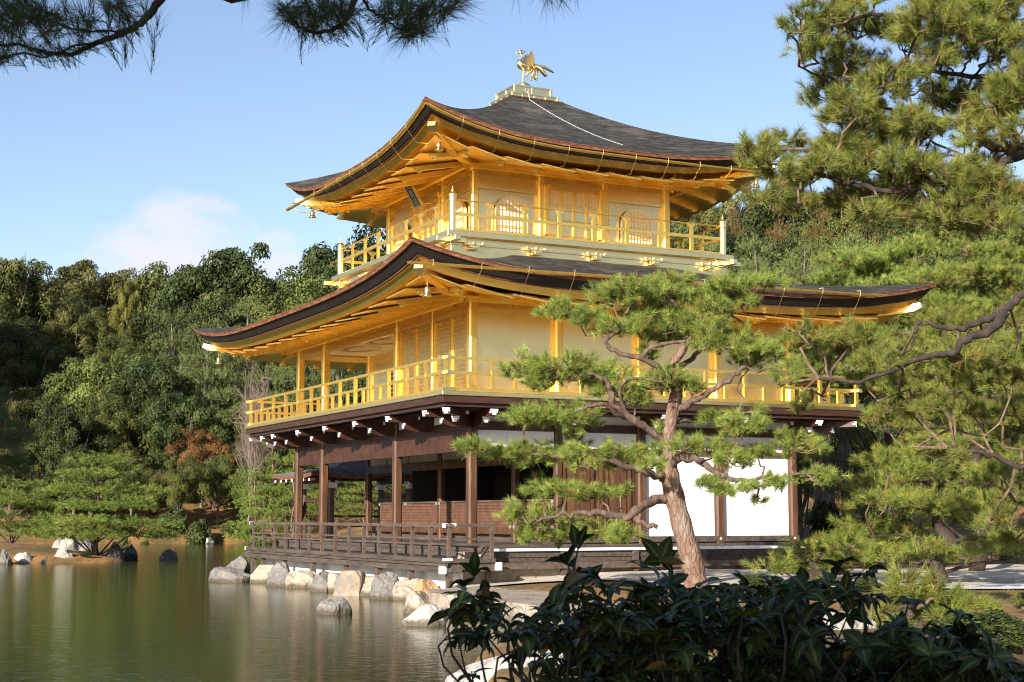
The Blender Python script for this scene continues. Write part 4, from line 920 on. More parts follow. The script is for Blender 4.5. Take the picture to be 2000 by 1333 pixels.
def water():
    m, N, L = newmat('pond_water'); out = N.new('ShaderNodeOutputMaterial'); p = N.new('ShaderNodeBsdfPrincipled'); L.new(p.outputs[0], out.inputs[0])
    p.inputs['Base Color'].default_value = (.036, .046, .010, 1); p.inputs['Roughness'].default_value = .09; p.inputs['IOR'].default_value = 1.333
    w = N.new('ShaderNodeTexCoord'); mp = N.new('ShaderNodeMapping'); mp.inputs['Rotation'].default_value = (0, 0, YAW); mp.inputs['Scale'].default_value = (.9, 3.6, 1); L.new(w.outputs['Object'], mp.inputs['Vector'])
    f = noise(N, L, mp.outputs[0], 1.6, 3, .5)
    mp2 = N.new('ShaderNodeMapping'); mp2.inputs['Rotation'].default_value = (0, 0, YAW+.3); mp2.inputs['Scale'].default_value = (4.0, 15, 1); L.new(w.outputs['Object'], mp2.inputs['Vector'])
    g = noise(N, L, mp2.outputs[0], 1.0, 3, .5)
    n = bump(N, L, f, .12, .03); n = bump(N, L, g, .42, .009, n); L.new(n, p.inputs['Normal'])
    X0, X1, Y0, Y1 = -160, 90, -60, 140
    me = mkmesh('water', np.array([(X0,Y0,WATER),(X1,Y0,WATER),(X1,Y1,WATER),(X0,Y1,WATER)], float), [(0,1,2,3)], m); o = link('water', me); o['kind'] = 'structure'
water()

# ------------------------------------------------------------------ rocks
def rock_mesh(mb, c, sx, sy, sz, seed, rot=0.0, flat=0.0, sub=4, rough=.10, cuts=11):
    rs = np.random.RandomState(seed)
    import bmesh
    bm = bmesh.new(); bmesh.ops.create_icosphere(bm, subdivisions=sub, radius=1.0)
    V = np.array([v.co for v in bm.verts]); F = [[v.index for v in f.verts] for f in bm.faces]; bm.free()
    for _ in range(cuts):
        n = rs.normal(size=3); n /= np.linalg.norm(n); d = rs.uniform(.55, .9); s = V@n-d; V = V-np.where(s > 0, s*.93, 0)[:, None]*n
    off = rs.uniform(0, 50, 3)
    disp = np.array([mnoise.fractal(Vector(v*1.6+off), 1.0, 2.0, 5) for v in V]); fine = np.array([mnoise.fractal(Vector(v*6+off), 1.0, 2.0, 3) for v in V])
    V = V*(1+rough*disp+.05*fine)[:, None]
    if flat: V[:, 2] = np.minimum(V[:, 2], flat)
    V *= np.array([sx, sy, sz]); cr, sr = math.cos(rot), math.sin(rot)
    V = np.column_stack([V[:, 0]*cr-V[:, 1]*sr, V[:, 0]*sr+V[:, 1]*cr, V[:, 2]])
    mb.add(V+np.array(c), F)
def rock(c, s, seed, m, label, group=None, rot=None, flat=0.0, cuts=11, rough=.1):
    mb = MB(); rock_mesh(mb, c, *s, seed, YAW*-1 if rot is None else rot, flat, cuts=cuts, rough=rough)
    return solo(mb, 'rock', M[m], label, 'rock', (c[0], c[1], c[2]-s[2]*.9), group, smooth=False)
def shore_rock(u0, u1, vt, vb, seed, m, label, group=None, thick=.35, flat=0.0, cuts=11, z=WATER-.02, back=.25, sc=1.0):
    """a rock whose foot meets the water at vb, spanning columns u0..u1"""
    uc = (u0+u1)/2; f = onax(uc, vb, 2, z); d = (f-CAM)@FWD; w = (u1-u0)/F_PX*d/2; h = (vb-vt)/F_PX*d
    dirn = np.array([sy_, cy_, 0]); c = f+dirn*back; c[2] = z-.10
    return rock(c, (w*1.28*sc, thick, (h+.14)/.84*sc), seed, m, label, group, flat=flat, cuts=cuts)
G1 = 'rocks edging the pavilion platform'
for a in [
 (412,492,1100,1139,1,'stone_grey','low grey rock at the left end of the rocky platform edge'),
 (432,478,1086,1120,2,'stone_grey','small pale green-grey rock behind the leftmost platform rocks'),
 (486,535,1099,1141,3,'stone_tan','tan upright rock beside the left end of the platform, under the deck corner'),
 (524,572,1100,1148,4,'stone_grey','slanting grey rock between two tan ones at the platform edge'),
 (562,616,1111,1151,5,'stone_tan','smooth cream block right of the slanting grey rock'),
 (604,650,1117,1158,6,'stone_grey','short grey-brown rock between two cream blocks of the platform edge'),
 (638,668,1116,1158,7,'stone_tan','narrow cream block just left of the cracked brown rock'),
 (656,712,1116,1166,8,'stone_mix','cracked grey and brown rock in the middle of the platform edge'),
 (700,742,1122,1166,9,'stone_tan','cream block just left of the tall grey rock'),
 (728,780,1116,1173,10,'stone_grey','tall rounded dark grey rock in the platform edge'),
 (766,824,1124,1174,11,'stone_tan','broad cream block right of the tall grey rock'),
 (806,868,1126,1178,12,'stone_orange','orange-brown boulder below the near deck corner'),
 (793,862,1150,1200,13,'stone_tan','tan rock with mossy foot at the near corner of the stone landing'),
 (846,905,1138,1165,14,'stone_tan','low flat tan rock under the near deck corner pile')]:
    M.setdefault('stone_mix', mat('mixed_stone', [(.25, (.12,.085,.06)), (.5, (.28,.21,.145)), (.8, (.42,.35,.28))], (2.6,2.6,2.6), rough=.85, detail=9, nrough=.66, bumps=[((6,6,6), .8, .06), ((30,30,30), .5, .012)], extra=spots((2,2,2), .52, .62, (.17,.165,.16))))
    M.setdefault('stone_orange', mat('orange_stone', [(.25, (.26,.13,.055)), (.5, (.42,.25,.12)), (.8, (.55,.40,.25))], (2.2,2.2,2.2), rough=.85, detail=9, nrough=.64, bumps=[((6,6,6), .7, .05), ((30,30,30), .5, .012)]))
    cream = a[5] == 'stone_tan'
    a = list(a); a[0] -= 6; a[1] += 6; shore_rock(*a, group=G1, sc=.88, thick=.46, cuts=8 if cream else 13, flat=.80 if cream else .9)
shore_rock(621,681,1170,1203,21,'stone_greydark' if 'stone_greydark' in M else 'stone_grey','lone dark grey rock standing in the pond before the platform', thick=.26, back=.15)
shore_rock(778,862,1184,1226,22,'stone_white','pale speckled rock in the water in front of the stone landing', thick=.36, back=.2, flat=.8)
shore_rock(312,342,1081,1096,23,'stone_dark','small black rock alone in the water right of the island', thick=.4, back=.2)
for a in [(-8,22,1075,1104,31,'stone_grey','grey cracked rock at the left picture edge on the island shore'),
          (20,78,1074,1102,32,'stone_white','bright white ridged rock on the island shore, left of its twin'),
          (94,146,1073,1101,33,'stone_white','bright white pointed rock on the island shore, right of its twin'),
          (76,98,1090,1102,34,'stone_grey','tiny grey rock between the two white rocks on the island'),
          (198,240,1058,1098,35,'stone_dark','black rock in the shade at the foot of the island pine'),
          (205,268,1066,1096,36,'stone_dark','low dark wet rock at the right tip of the island'),
          (232,266,1064,1090,37,'stone_dark','small dark block at the far right end of the island')]:
    shore_rock(*a, thick=.42, back=.12, sc=.80)
shore_rock(103,146,1049,1068,38,'stone_white','tan rock under the island pine beside a larger square boulder', z=-3.95, thick=.5)
shore_rock(143,186,1040,1066,39,'stone_grey','square grey boulder under the large island pine', z=-3.95, thick=.6, flat=.7)
shore_rock(402,415,1050,1064,40,'stone_white','small round pale stone at the waterline of the far bank', thick=.5)
# near-shore boulders in front of the dark shrub
c = onax(1035, 1330, 2, -4.25); rock(c+np.array([.2,.35,-.12]), (.85,.5,.50), 51, 'stone_white', 'large pale angular boulder at the bottom edge behind the dark shrub')
c = onax(1662, 1262, 2, -4.10); rock(c+np.array([.1,.2,.1]), (.34,.3,.30), 52, 'stone_white', 'pale grey boulder seen through the right part of the dark shrub', flat=.85)
c = onax(1590, 1180, 2, -4.0); rock(c+np.array([.1,.2,.0]), (.5,.4,.22), 53, 'stone_tan', 'low tan stone on the bank behind the middle of the dark shrub')
# stone landing and white gravel
mb = MB(); mb.slab([(-2.75,-4.1),(-2.95,-9.4),(-.2,-9.6),(.9,-6.5),(.7,-3.0),(-1.2,-2.5),(-2.3,-3.0)], -4.50, -4.10)
solo(mb, 'stone_landing', M['stone_tan'], 'flat tan stone landing slab at the water beside the near deck corner', 'stone slab', (-1,-6,-4.5))
M['pale_sand'] = mat('pale_sand', [(.3, (.42,.36,.28)), (.7, (.62,.56,.46))], (2.5,2.5,2.5), rough=.95, detail=9, bumps=[((40,40,40), .4, .01)], extra=spots((1.1,1.1,1.1), .60, .72, (.20,.14,.07)))
SAND = [(-1.2,-1.4),(9.8,-1.4),(14,-2.2),(14.5,-6),(9.5,-8.0),(5.5,-9.2),(2.6,-10.2),(.95,-9.5),(.92,-6.5),(.72,-3.0),(-1.2,-2.45)]
def sheet(name, pts, m, lift, K=16, per=8):
    P = np.array(pts, float); P = np.concatenate([P[i]*(1-t)+P[(i+1) % len(P)]*t for i in range(len(P)) for t in (np.linspace(0, 1, per, endpoint=False)[:, None],)]); c = P.mean(0); n = len(P)
    Q = np.concatenate([c+(P-c)*(k/K) for k in range(1, K+1)]+[c[None]]); V = np.column_stack([Q, np.maximum(ground_z(Q), -4.15)+lift])
    F = [(k*n+i, k*n+(i+1) % n, (k+1)*n+(i+1) % n, (k+1)*n+i) for k in range(K-1) for i in range(n)]+[(i, K*n, (i+1) % n)[::-1] for i in range(n)]
    setting(name, V, F, m)
sheet('sand_path', SAND, M['pale_sand'], .035)
def gravel():
    pts = [ld(1740,26.0), ld(1870,25.6), ld(2100,27), ld(2300,30), ld(2100,34), ld(1990,33.5), ld(1900,30), ld(1835,33), ld(1790,32)]
    P = np.array(pts); P = np.concatenate([P[i]*(1-t)+P[(i+1) % len(P)]*t for i in range(len(P)) for t in (np.linspace(0, 1, 6, endpoint=False)[:, None],)]); c = P.mean(0); n = len(P); K = 14
    Q = np.concatenate([c+(P-c)*(k/K) for k in range(1, K+1)]+[c[None]]); V = np.column_stack([Q, ground_z(Q)+.03])
    F = [(k*n+i, k*n+(i+1) % n, (k+1)*n+(i+1) % n, (k+1)*n+i) for k in range(K-1) for i in range(n)]+[(i, K*n, (i+1) % n)[::-1] for i in range(n)]
    setting('gravel_path', V, F, M['gravel'])
gravel()
# ------------------------------------------------------------------ plants
UPV = np.array([0,0,1.0]); RH = RIGHT; FH = np.array([sy_, cy_, 0])
def unit(a): return a/(np.linalg.norm(a, axis=-1, keepdims=True)+1e-12)
def tuft_mesh(P, D, n, length, spread, w, rs):
    N = len(P); D = unit(D); Pn = np.repeat(P, n, 0); Dn = np.repeat(D, n, 0)
    d = unit(Dn+spread*rs.normal(size=(N*n, 3))); L_ = length*rs.uniform(.7, 1.1, (N*n, 1))
    s = Pn+Dn*length*rs.uniform(-.55, .15, (N*n, 1)); side = unit(np.cross(d, rs.normal(size=(N*n, 3))))*w/2
    droop = np.array([0,0,-1.0])*L_*.06
    V = np.stack([s-side, s+side, s+d*L_+droop], 1).reshape(-1, 3)
    return V, np.arange(len(V), dtype=np.int32).reshape(-1, 3)
def pad_points(c, rx, ry, rz, n, rs, ax=None):
    """tuft positions and directions over a flattish foliage pad"""
    ax = (RH, FH) if ax is None else ax
    r = np.sqrt(rs.uniform(0, 1, n)); th = rs.uniform(0, 2*math.pi, n); ca, sa = np.cos(th), np.sin(th)
    wob = 1+.22*np.sin(3*th+rs.uniform(0, 6))+.13*np.sin(5*th+rs.uniform(0, 6))
    K = max(4, n//4); kr = np.sqrt(rs.uniform(0, 1, K))*.95; kt = rs.uniform(0, 2*math.pi, K); kh = rs.uniform(-.35, 1.0, K); j = rs.randint(K, size=n)
    qx = kr[j]*np.cos(kt[j])+rs.normal(0, .13, n); qy = kr[j]*np.sin(kt[j])+rs.normal(0, .13, n); r = np.minimum(np.hypot(qx, qy), 1.15); th = np.arctan2(qy, qx); ca, sa = np.cos(th), np.sin(th)
    h = np.sqrt(np.clip(1-r*r, .02, 1))*kh[j]+rs.normal(0, .20, n)
    P = c+(ax[0][None]*(rx*r*wob*ca)[:, None]+ax[1][None]*(ry*r*wob*sa)[:, None])+UPV*(rz*h)[:, None]
    D = UPV*rs.uniform(.35, .95, n)[:, None]+ax[0][None]*(ca*r*1.0)[:, None]+ax[1][None]*(sa*r*1.0)[:, None]+rs.normal(0, .30, (n, 3))
    return P, unit(D)
def wiggle(p, q, rs, k=5, amp=.12):
    t = np.linspace(0, 1, k)[:, None]; L_ = np.linalg.norm(q-p); o = rs.normal(0, amp*L_, (k, 3))*np.sin(math.pi*t); return p*(1-t)+q*t+o
def smooth(pts, k=4):
    pts = np.array(pts, float)
    if len(pts) < 3: return pts
    out = []; e = np.concatenate([[2*pts[0]-pts[1]], pts, [2*pts[-1]-pts[-2]]])
    for i in range(1, len(e)-2):
        for t in np.linspace(0, 1, k, endpoint=False):
            a, b, c, d = e[i-1:i+3]; out.append(.5*((2*b)+(-a+c)*t+(2*a-5*b+4*c-d)*t*t+(-a+3*b-3*c+d)*t**3))
    out.append(pts[-1]); return np.array(out)
def pine(name, label, cat, base, trunk, tr, branches, pads, seed, nmat='needle', bark='bark_pine', nn=36, nl=.12, spread=.42, nw=.0045, dens=62, tdir=None, group=None, twig=.006, twig_mat='twig'):
    """trunk: points; branches: (points, r0, r1); pads: (centre, rx, ry, rz)"""
    rs = np.random.RandomState(seed); t = thing(name, label, cat, base, group); skel = []
    if trunk is not None:
        tp = smooth(trunk, 5); rad = np.interp(np.linspace(0, 1, len(tp)), np.linspace(0, 1, len(tr)), tr); rad = rad*(1+.05*rs.normal(size=len(rad)))
        mb = MB(); mb.tube(tp, rad, 18); part(mb, 'trunk', M[bark], t, smooth=True); skel.append(tp)
    for pts, r0, r1 in branches:
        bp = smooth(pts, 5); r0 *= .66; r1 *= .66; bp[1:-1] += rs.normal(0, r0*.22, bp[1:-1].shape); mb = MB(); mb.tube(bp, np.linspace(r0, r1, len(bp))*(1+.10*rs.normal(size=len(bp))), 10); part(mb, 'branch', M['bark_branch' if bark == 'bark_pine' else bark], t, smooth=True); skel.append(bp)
    S = np.concatenate(skel); PP = []; DD = []; tw = MB()
    for c, rx, ry, rz in pads:
        n = max(5, int(dens*rx*ry*3.14*(1.0+.5*rz/max(rx, ry))/.5)); P, D = pad_points(c, rx, ry, rz, n, rs)
        if tdir is not None: D = unit(D+np.array(tdir))
        PP.append(P); DD.append(D)
        a = S[np.argmin(np.linalg.norm(S-(c-UPV*rz*.3), axis=1))]; root = c-UPV*rz*.28
        if np.linalg.norm(a-root) > .05: tw.tube(wiggle(a, root, rs, 5, .10), np.linspace(twig*3.2, twig*2.2, 5), 5, cap=False)
        K = max(2, int(n/9)); idx = rs.choice(n, K, replace=False)
        for k in idx:
            q = P[k]-UPV*rz*.12; w_ = wiggle(root, q, rs, 4, .09); tw.tube(w_, np.linspace(twig*1.9, twig*.8, 4), 4, cap=False)
            near = np.argsort(np.linalg.norm(P-q, axis=1))[:5]
            for m in near: tw.tube([w_[2], (w_[2]+P[m])/2+rs.normal(0,.01,3), P[m]+D[m]*nl*.2], [twig*.8, twig*.7, twig*.45], 3, cap=False)
    PP = np.concatenate(PP); V, F = tuft_mesh(PP, np.concatenate(DD), nn, nl, spread, nw, rs); nt = len(PP)
    tone = np.clip(rs.normal(0, .20, nt), -.45, .5); dead = np.where(rs.uniform(size=nt) < .05, rs.uniform(.4, .9, nt), 0); nd = np.repeat(dead, nn)+np.where(rs.uniform(size=nt*nn) < .035, .7, 0)
    cr = rawpart(V, F, 'crown', M[nmat], t, tone=np.repeat(tone, nn*3), dead=np.repeat(np.clip(nd, 0, 1), 3))
    if tw.n: part(tw, 'twigs', M[twig_mat], cr)
    return t

# ---- the old pine in front of the east deck
def px(u, v, d): return at(u, v, d)
def key_pine():
    D0 = 26.5; k = D0/F_PX; P = lambda u, v, dz=0: px(u, v, D0+dz); base = P(1362, 1132); base[2] = gz(base[0], base[1])
    trunk = [base-UPV*.1, P(1352,1100), P(1338,1050), P(1322,990), P(1308,930), P(1303,880), P(1309,830), P(1318,785), P(1322,755), P(1314,715), P(1332,685), P(1342,650), P(1338,620)]
    tr = np.array([25,22.5,20.5,19.5,18.5,15.5,13,13,11,9,9,7,4])*k
    B = [([P(1322,800), P(1355,783,-.3), P(1395,760,-.5), P(1430,738,-.6), P(1456,712,-.6), P(1455,690,-.6)], 11*k, 5*k),
         ([P(1320,722), P(1352,700,.3), P(1385,660,.4), P(1420,620,.5), P(1445,600,.5), P(1472,584,.5)], 9*k, 4*k),
         ([P(1304,868), P(1262,838,-.2), P(1225,812,-.4), P(1196,782,-.5), P(1188,750,-.5), P(1150,728,-.5), P(1100,712,-.5)], 13*k, 4*k),
         ([P(1240,820), P(1205,810,-.5), P(1180,790,-.7), P(1150,795,-.8), P(1100,810,-.8)], 8*k, 4*k),
         ([P(1316,760), P(1285,718,-.5), P(1250,700,-.6), P(1210,690,-.6), P(1182,668,-.6), P(1205,648,-.6), P(1222,632,-.6)], 9*k, 5*k),
         ([P(1250,698,-.6), P(1272,680,-.7), P(1308,670,-.7), P(1340,668,-.7)], 7*k, 4*k),
         ([P(1300,975), P(1262,985,-.3), P(1228,1008,-.5), P(1185,1005,-.6), P(1150,1000,-.7), P(1100,1008,-.7), P(1050,1020,-.7)], 16*k, 4*k),
         ([P(1236,1006,-.4), P(1255,1022,-.6), P(1284,1030,-.7)], 9*k, 7*k),
         ([P(1305,905), P(1340,892,-.4), P(1375,905,-.5), P(1400,925,-.6), P(1450,938,-.6), P(1520,932,-.5), P(1590,925,-.4)], 15*k, 3*k),
         ([P(1303,935), P(1270,925,-.3), P(1225,912,-.5), P(1160,895,-.6), P(1080,890,-.6), P(960,880,-.6)], 14*k, 3*k),
         ([P(1316,826), P(1352,822,.3), P(1395,818,.4), P(1440,806,.4)], 7*k, 3*k),
         ([P(1340,640), P(1320,600), P(1290,570), P(1260,560)], 7*k, 3*k), ([P(1225,812,-.4), P(1210,770,-.5), P(1230,740,-.7), P(1300,745,-.8)], 6*k, 3*k)]
    pd = [(1240,562,70,24),(1300,548,46,22),(1200,585,36,18),(1335,572,50,22),(1440,553,58,20),(1500,548,34,16),(1395,582,48,26),(1460,590,30,14),
          (1105,606,50,22),(1165,622,40,18),(1205,636,52,26),(1265,610,60,34),(1320,628,55,34),(1375,630,48,26),(1295,650,60,22),(1400,600,40,20),
          (1030,716,48,28),(1085,712,60,34),(1140,726,55,36),(1195,748,55,36),(1245,770,40,28),(1060,745,40,18),(1270,690,26,14),
          (1300,742,56,24),(1345,752,32,16),(1400,668,40,24),(1445,672,46,30),(1510,682,58,26),(1470,700,40,22),(1545,720,36,18),
          (1030,812,40,20),(1090,812,66,28),(1140,806,40,20),(1400,814,40,20),(1445,824,46,28),(1480,800,18,10),
          (925,872,30,14),(975,880,46,22),(1040,885,50,28),(1105,868,46,28),(1155,886,50,34),(1215,892,48,36),(1255,886,36,32),(1285,850,20,28),(1270,905,26,18),
          (1340,868,36,20),(1390,872,46,22),(1430,896,40,20),(1480,882,36,18),(1540,866,50,24),(1585,882,28,20),(1585,928,46,18),(1500,940,40,16),(1370,940,32,14),(1430,956,40,14),(1480,975,16,8),
          (1060,950,40,18),(1110,956,56,18),(1170,962,40,16),(1215,960,22,12),(1020,1000,38,24),(1070,1012,44,30),(1050,1046,40,20),(1110,1040,40,26),(1170,1036,60,26),(1220,1046,34,18)]
    rs = np.random.RandomState(5); pads = [(P(u, v+h*.25, rs.uniform(-.75, .35) - (.3 if v > 840 else 0)), w*k*1.03, w*k*.85+.06, h*k*1.12) for u, v, w, h in pd]
    pine('old_pine', 'old red-barked pine with leaning trunk and layered needle pads in front of the pavilion', 'pine tree', base, trunk, tr, B, pads, 11, nn=58, nl=.165, spread=.55, nw=.0060, dens=52)
key_pine()

# ---- the big pine whose limbs come in from the right
def right_pine():
    D0 = 17.0; k = D0/F_PX; P = lambda u, v, dz=0: px(u, v, D0+dz); rs = np.random.RandomState(21)
    b = P(2260, 1100); base = np.array([b[0], b[1], gz(b[0], b[1])])
    trunk = [base-UPV*.1, P(2250,900), P(2235,700), P(2250,500), P(2240,300), P(2215,120), P(2230,-60), P(2240,-200)]; tr = np.array([60,50,46,42,36,30,22,12])*k
    B = [([P(2238,300), P(2100,280), P(2000,288), P(1940,288), P(1900,268), P(1870,245), P(1800,225), P(1720,210)], 17*k, 4*k),
         ([P(2245,350), P(2100,290,-.4), P(2000,300,-.5), P(1960,318,-.5), P(1915,345,-.5), P(1850,362,-.5), P(1770,372,-.5), P(1690,366,-.5), P(1600,340,-.5), P(1500,320,-.5)], 18*k, 4*k),
         ([P(1830,352,-.3), P(1780,345,-.2), P(1740,350,0), P(1690,320,.2), P(1600,290,.2)], 9*k, 4*k),
         ([P(2240,480), P(2100,520,-.6), P(2000,575,-.8), P(1965,600,-.8), P(1930,622,-.8), P(1890,636,-.8), P(1845,640,-.8), P(1800,630,-.8), P(1785,650,-.8)], 16*k, 5*k),
         ([P(1960,612,-.8), P(1925,650,-1), P(1880,665,-1), P(1860,690,-1), P(1800,700,-1), P(1700,740,-1), P(1600,740,-1)], 15*k, 4*k),
         ([P(2235,700), P(2100,880,-.5), P(2010,915,-.5), P(1950,895,-.5), P(1900,880,-.5), P(1850,875,-.5)], 12*k, 4*k),
         ([P(1955,320,-.5), P(1925,375,-.6), P(1960,420,-.6), P(2010,450,-.6)], 9*k, 6*k),
         ([P(1900,270), P(1880,215), P(1895,160), P(1930,120)], 7*k, 3*k), ([P(1950,200), P(1940,240), P(1910,270)], 6*k, 5*k),
         ([P(2225,100), P(2080,60), P(1950,50), P(1820,35), P(1700,30), P(1580,70)], 13*k, 3*k), ([P(2220,150), P(2060,150), P(1900,150), P(1750,130), P(1640,160)], 12*k, 3*k),
         ([P(1720,210), P(1660,190), P(1600,150), P(1560,130)], 5*k, 3*k)]
    pd = []
    for i in range(64):   # the high crown
        u = 1560+460*rs.uniform()**.85; lo = 15 if u < 1680 else -30; v = rs.uniform(lo, 250)
        if u < 1620 and 110 < v: u += 60
        pd.append((u, v, rs.uniform(34, 62), rs.uniform(24, 40)))
    pd += [(1545,55,26,30),(1590,90,34,26),(1560,100,26,20),(1600,150,30,22),(1620,130,34,26),(1680,60,40,30),(1600,30,36,26),(1650,15,46,30),(1720,170,46,30)]
    for u, v, w, h in ((1455,300,40,30),(1500,320,44,28),(1540,270,36,26),(1580,300,40,30),(1620,330,44,30),(1560,350,42,26),(1630,280,34,24),(1680,330,44,30),(1500,280,24,20),(1700,300,46,30),(1750,310,46,30),(1800,300,46,30),(1660,380,50,26),(1720,260,46,28),(1780,250,40,26),(1600,395,40,22),(1820,400,44,22),(1560,390,30,16),(1870,330,40,24),(1950,360,40,24),
                       (1990,250,40,30),(1970,180,50,36),(1900,420,40,22)): pd.append((u, v, w, h))
    for i in range(46):
        u = rs.uniform(1640, 2010); pd.append((u, rs.uniform(215, 440), rs.uniform(34, 56), rs.uniform(22, 34)))
    for i in range(14): pd.append((rs.uniform(1480, 1680), rs.uniform(280, 400), rs.uniform(30, 46), rs.uniform(20, 30)))
    for u, v, w, h in ((1590,660,42,26),(1650,650,50,30),(1700,655,46,26),(1640,690,52,28),(1710,700,50,30),(1600,720,40,24),(1680,735,44,22),(1760,700,34,22),(1560,640,28,18),(1745,740,36,20),(1560,790,30,22),(1530,745,26,14),
                       (1880,690,44,28),(1930,705,50,30),(1850,730,40,26),(1980,680,46,34),(1960,740,50,26),(1840,790,44,20),(1900,800,56,22),(1960,800,50,22),(1780,800,40,16),
                       (1960,960,44,24),(1930,1010,46,26),(1985,1040,40,26),(1990,900,40,30),(1880,890,20,12)): pd.append((u, v, w, h))
    pads = [(P(u, v+h*.2, rs.uniform(-.9, .9)), w*k, w*k*.9+.05, h*k) for u, v, w, h in pd]
    pine('big_pine', 'big pine with dark twisting limbs reaching in from the right edge', 'pine tree', base, trunk, tr, B, pads, 22, nn=58, nl=.145, spread=.50, nw=.0046, dens=56, bark='bark_limb', twig=.005)
M['bark_limb'] = mat('shaded_limb_bark', [(.3, (.018,.012,.010)), (.55, (.045,.030,.023)), (.8, (.10,.07,.052))], (12,12,6), rough=.9, detail=7, bumps=[((22,22,9), .8, .015)])  # bark darkened so the limbs' shade sits in the colour
right_pine()

# ---- bright garden pines at lower right
def garden_pine(label, ub, d, vt, vb, u0, u1, seed, nm='needle_bright', rows=5, dens=62, bark='bark_dark'):
    k = d/F_PX; rs = np.random.RandomState(seed); b = px(ub, 1010, d); base = np.array([b[0], b[1], gz(b[0], b[1])])
    top = px(ub+rs.uniform(-30, 30), vt+20, d); n = 6; trunk = [base-UPV*.1]+[base*(1-t)+top*t+(RH*rs.normal(0, .15)+FH*rs.normal(0, .1))*(1-t)*math.hypot(1, 0) for t in np.linspace(.15, 1, n)]
    tr = np.linspace(.17, .04, 7); pads = []; br = []
    for r in range(rows):
        f = r/(rows-1); v = vb+(vt-vb)*f; half = (u1-u0)/2*(1-.62*f**1.6); c = (u0+u1)/2*(1-f)+ub*f
        m = max(1, int(half/38))
        for i in range(m*2+1):
            u = c+half*(i-m)/max(m, 1)*.9+rs.normal(0, 12); w = rs.uniform(36, 62); h = rs.uniform(20, 32); dz = rs.uniform(-1, 1)*half*k*.8
            pads.append((px(u, v+rs.normal(0, 14), d+dz), w*k, w*k*.9, h*k))
        for s in (-1, 1):
            p0 = base*(1-.9*f-.1)+top*(.9*f+.1); q = px(c+s*half*.7, v+14, d+rs.uniform(-.6, .4)); br.append(([p0, (p0+q)/2+UPV*.08+FH*rs.normal(0, .2), q], .06*(1-.6*f)+.012, .012))
    pine('garden_pine', label, 'pine tree', base, trunk, tr, br, pads, seed, nmat=nm, nn=48, nl=.175, spread=.52, nw=.0068, dens=dens*.45, bark=bark, group=None)
garden_pine('bright green garden pine in low tiers at lower right behind the dark shrub', 1840, 27.5, 880, 1085, 1640, 2050, 31, rows=5)
garden_pine('taller yellow-green pine filling the right side below the dark twisting limbs', 1900, 34, 640, 960, 1680, 2130, 32, rows=7, dens=62)
garden_pine('small pine spreading low over the east deck end right of the white wall panels', 1600, 28.0, 1075, 1108, 1530, 1700, 33, rows=2)
garden_pine('bushy low pine right of the shrub below the white gravel patch', 1800, 17.0, 1150, 1215, 1690, 1900, 34, rows=3, dens=90)
garden_pine('pine with soft pale needles standing behind the right tip of the lower roof', 1730, 46, 500, 760, 1560, 1960, 35, 'needle', rows=8, dens=95)
garden_pine('pale green pine behind the right edge above the twisting limb', 1960, 43, 440, 760, 1780, 2160, 36, 'needle', rows=8, dens=95)

M['stem_dark'] = mat('dark_stem', [(.3, (.010,.008,.005)), (.7, (.022,.017,.011))], (20,20,20), rough=.7)
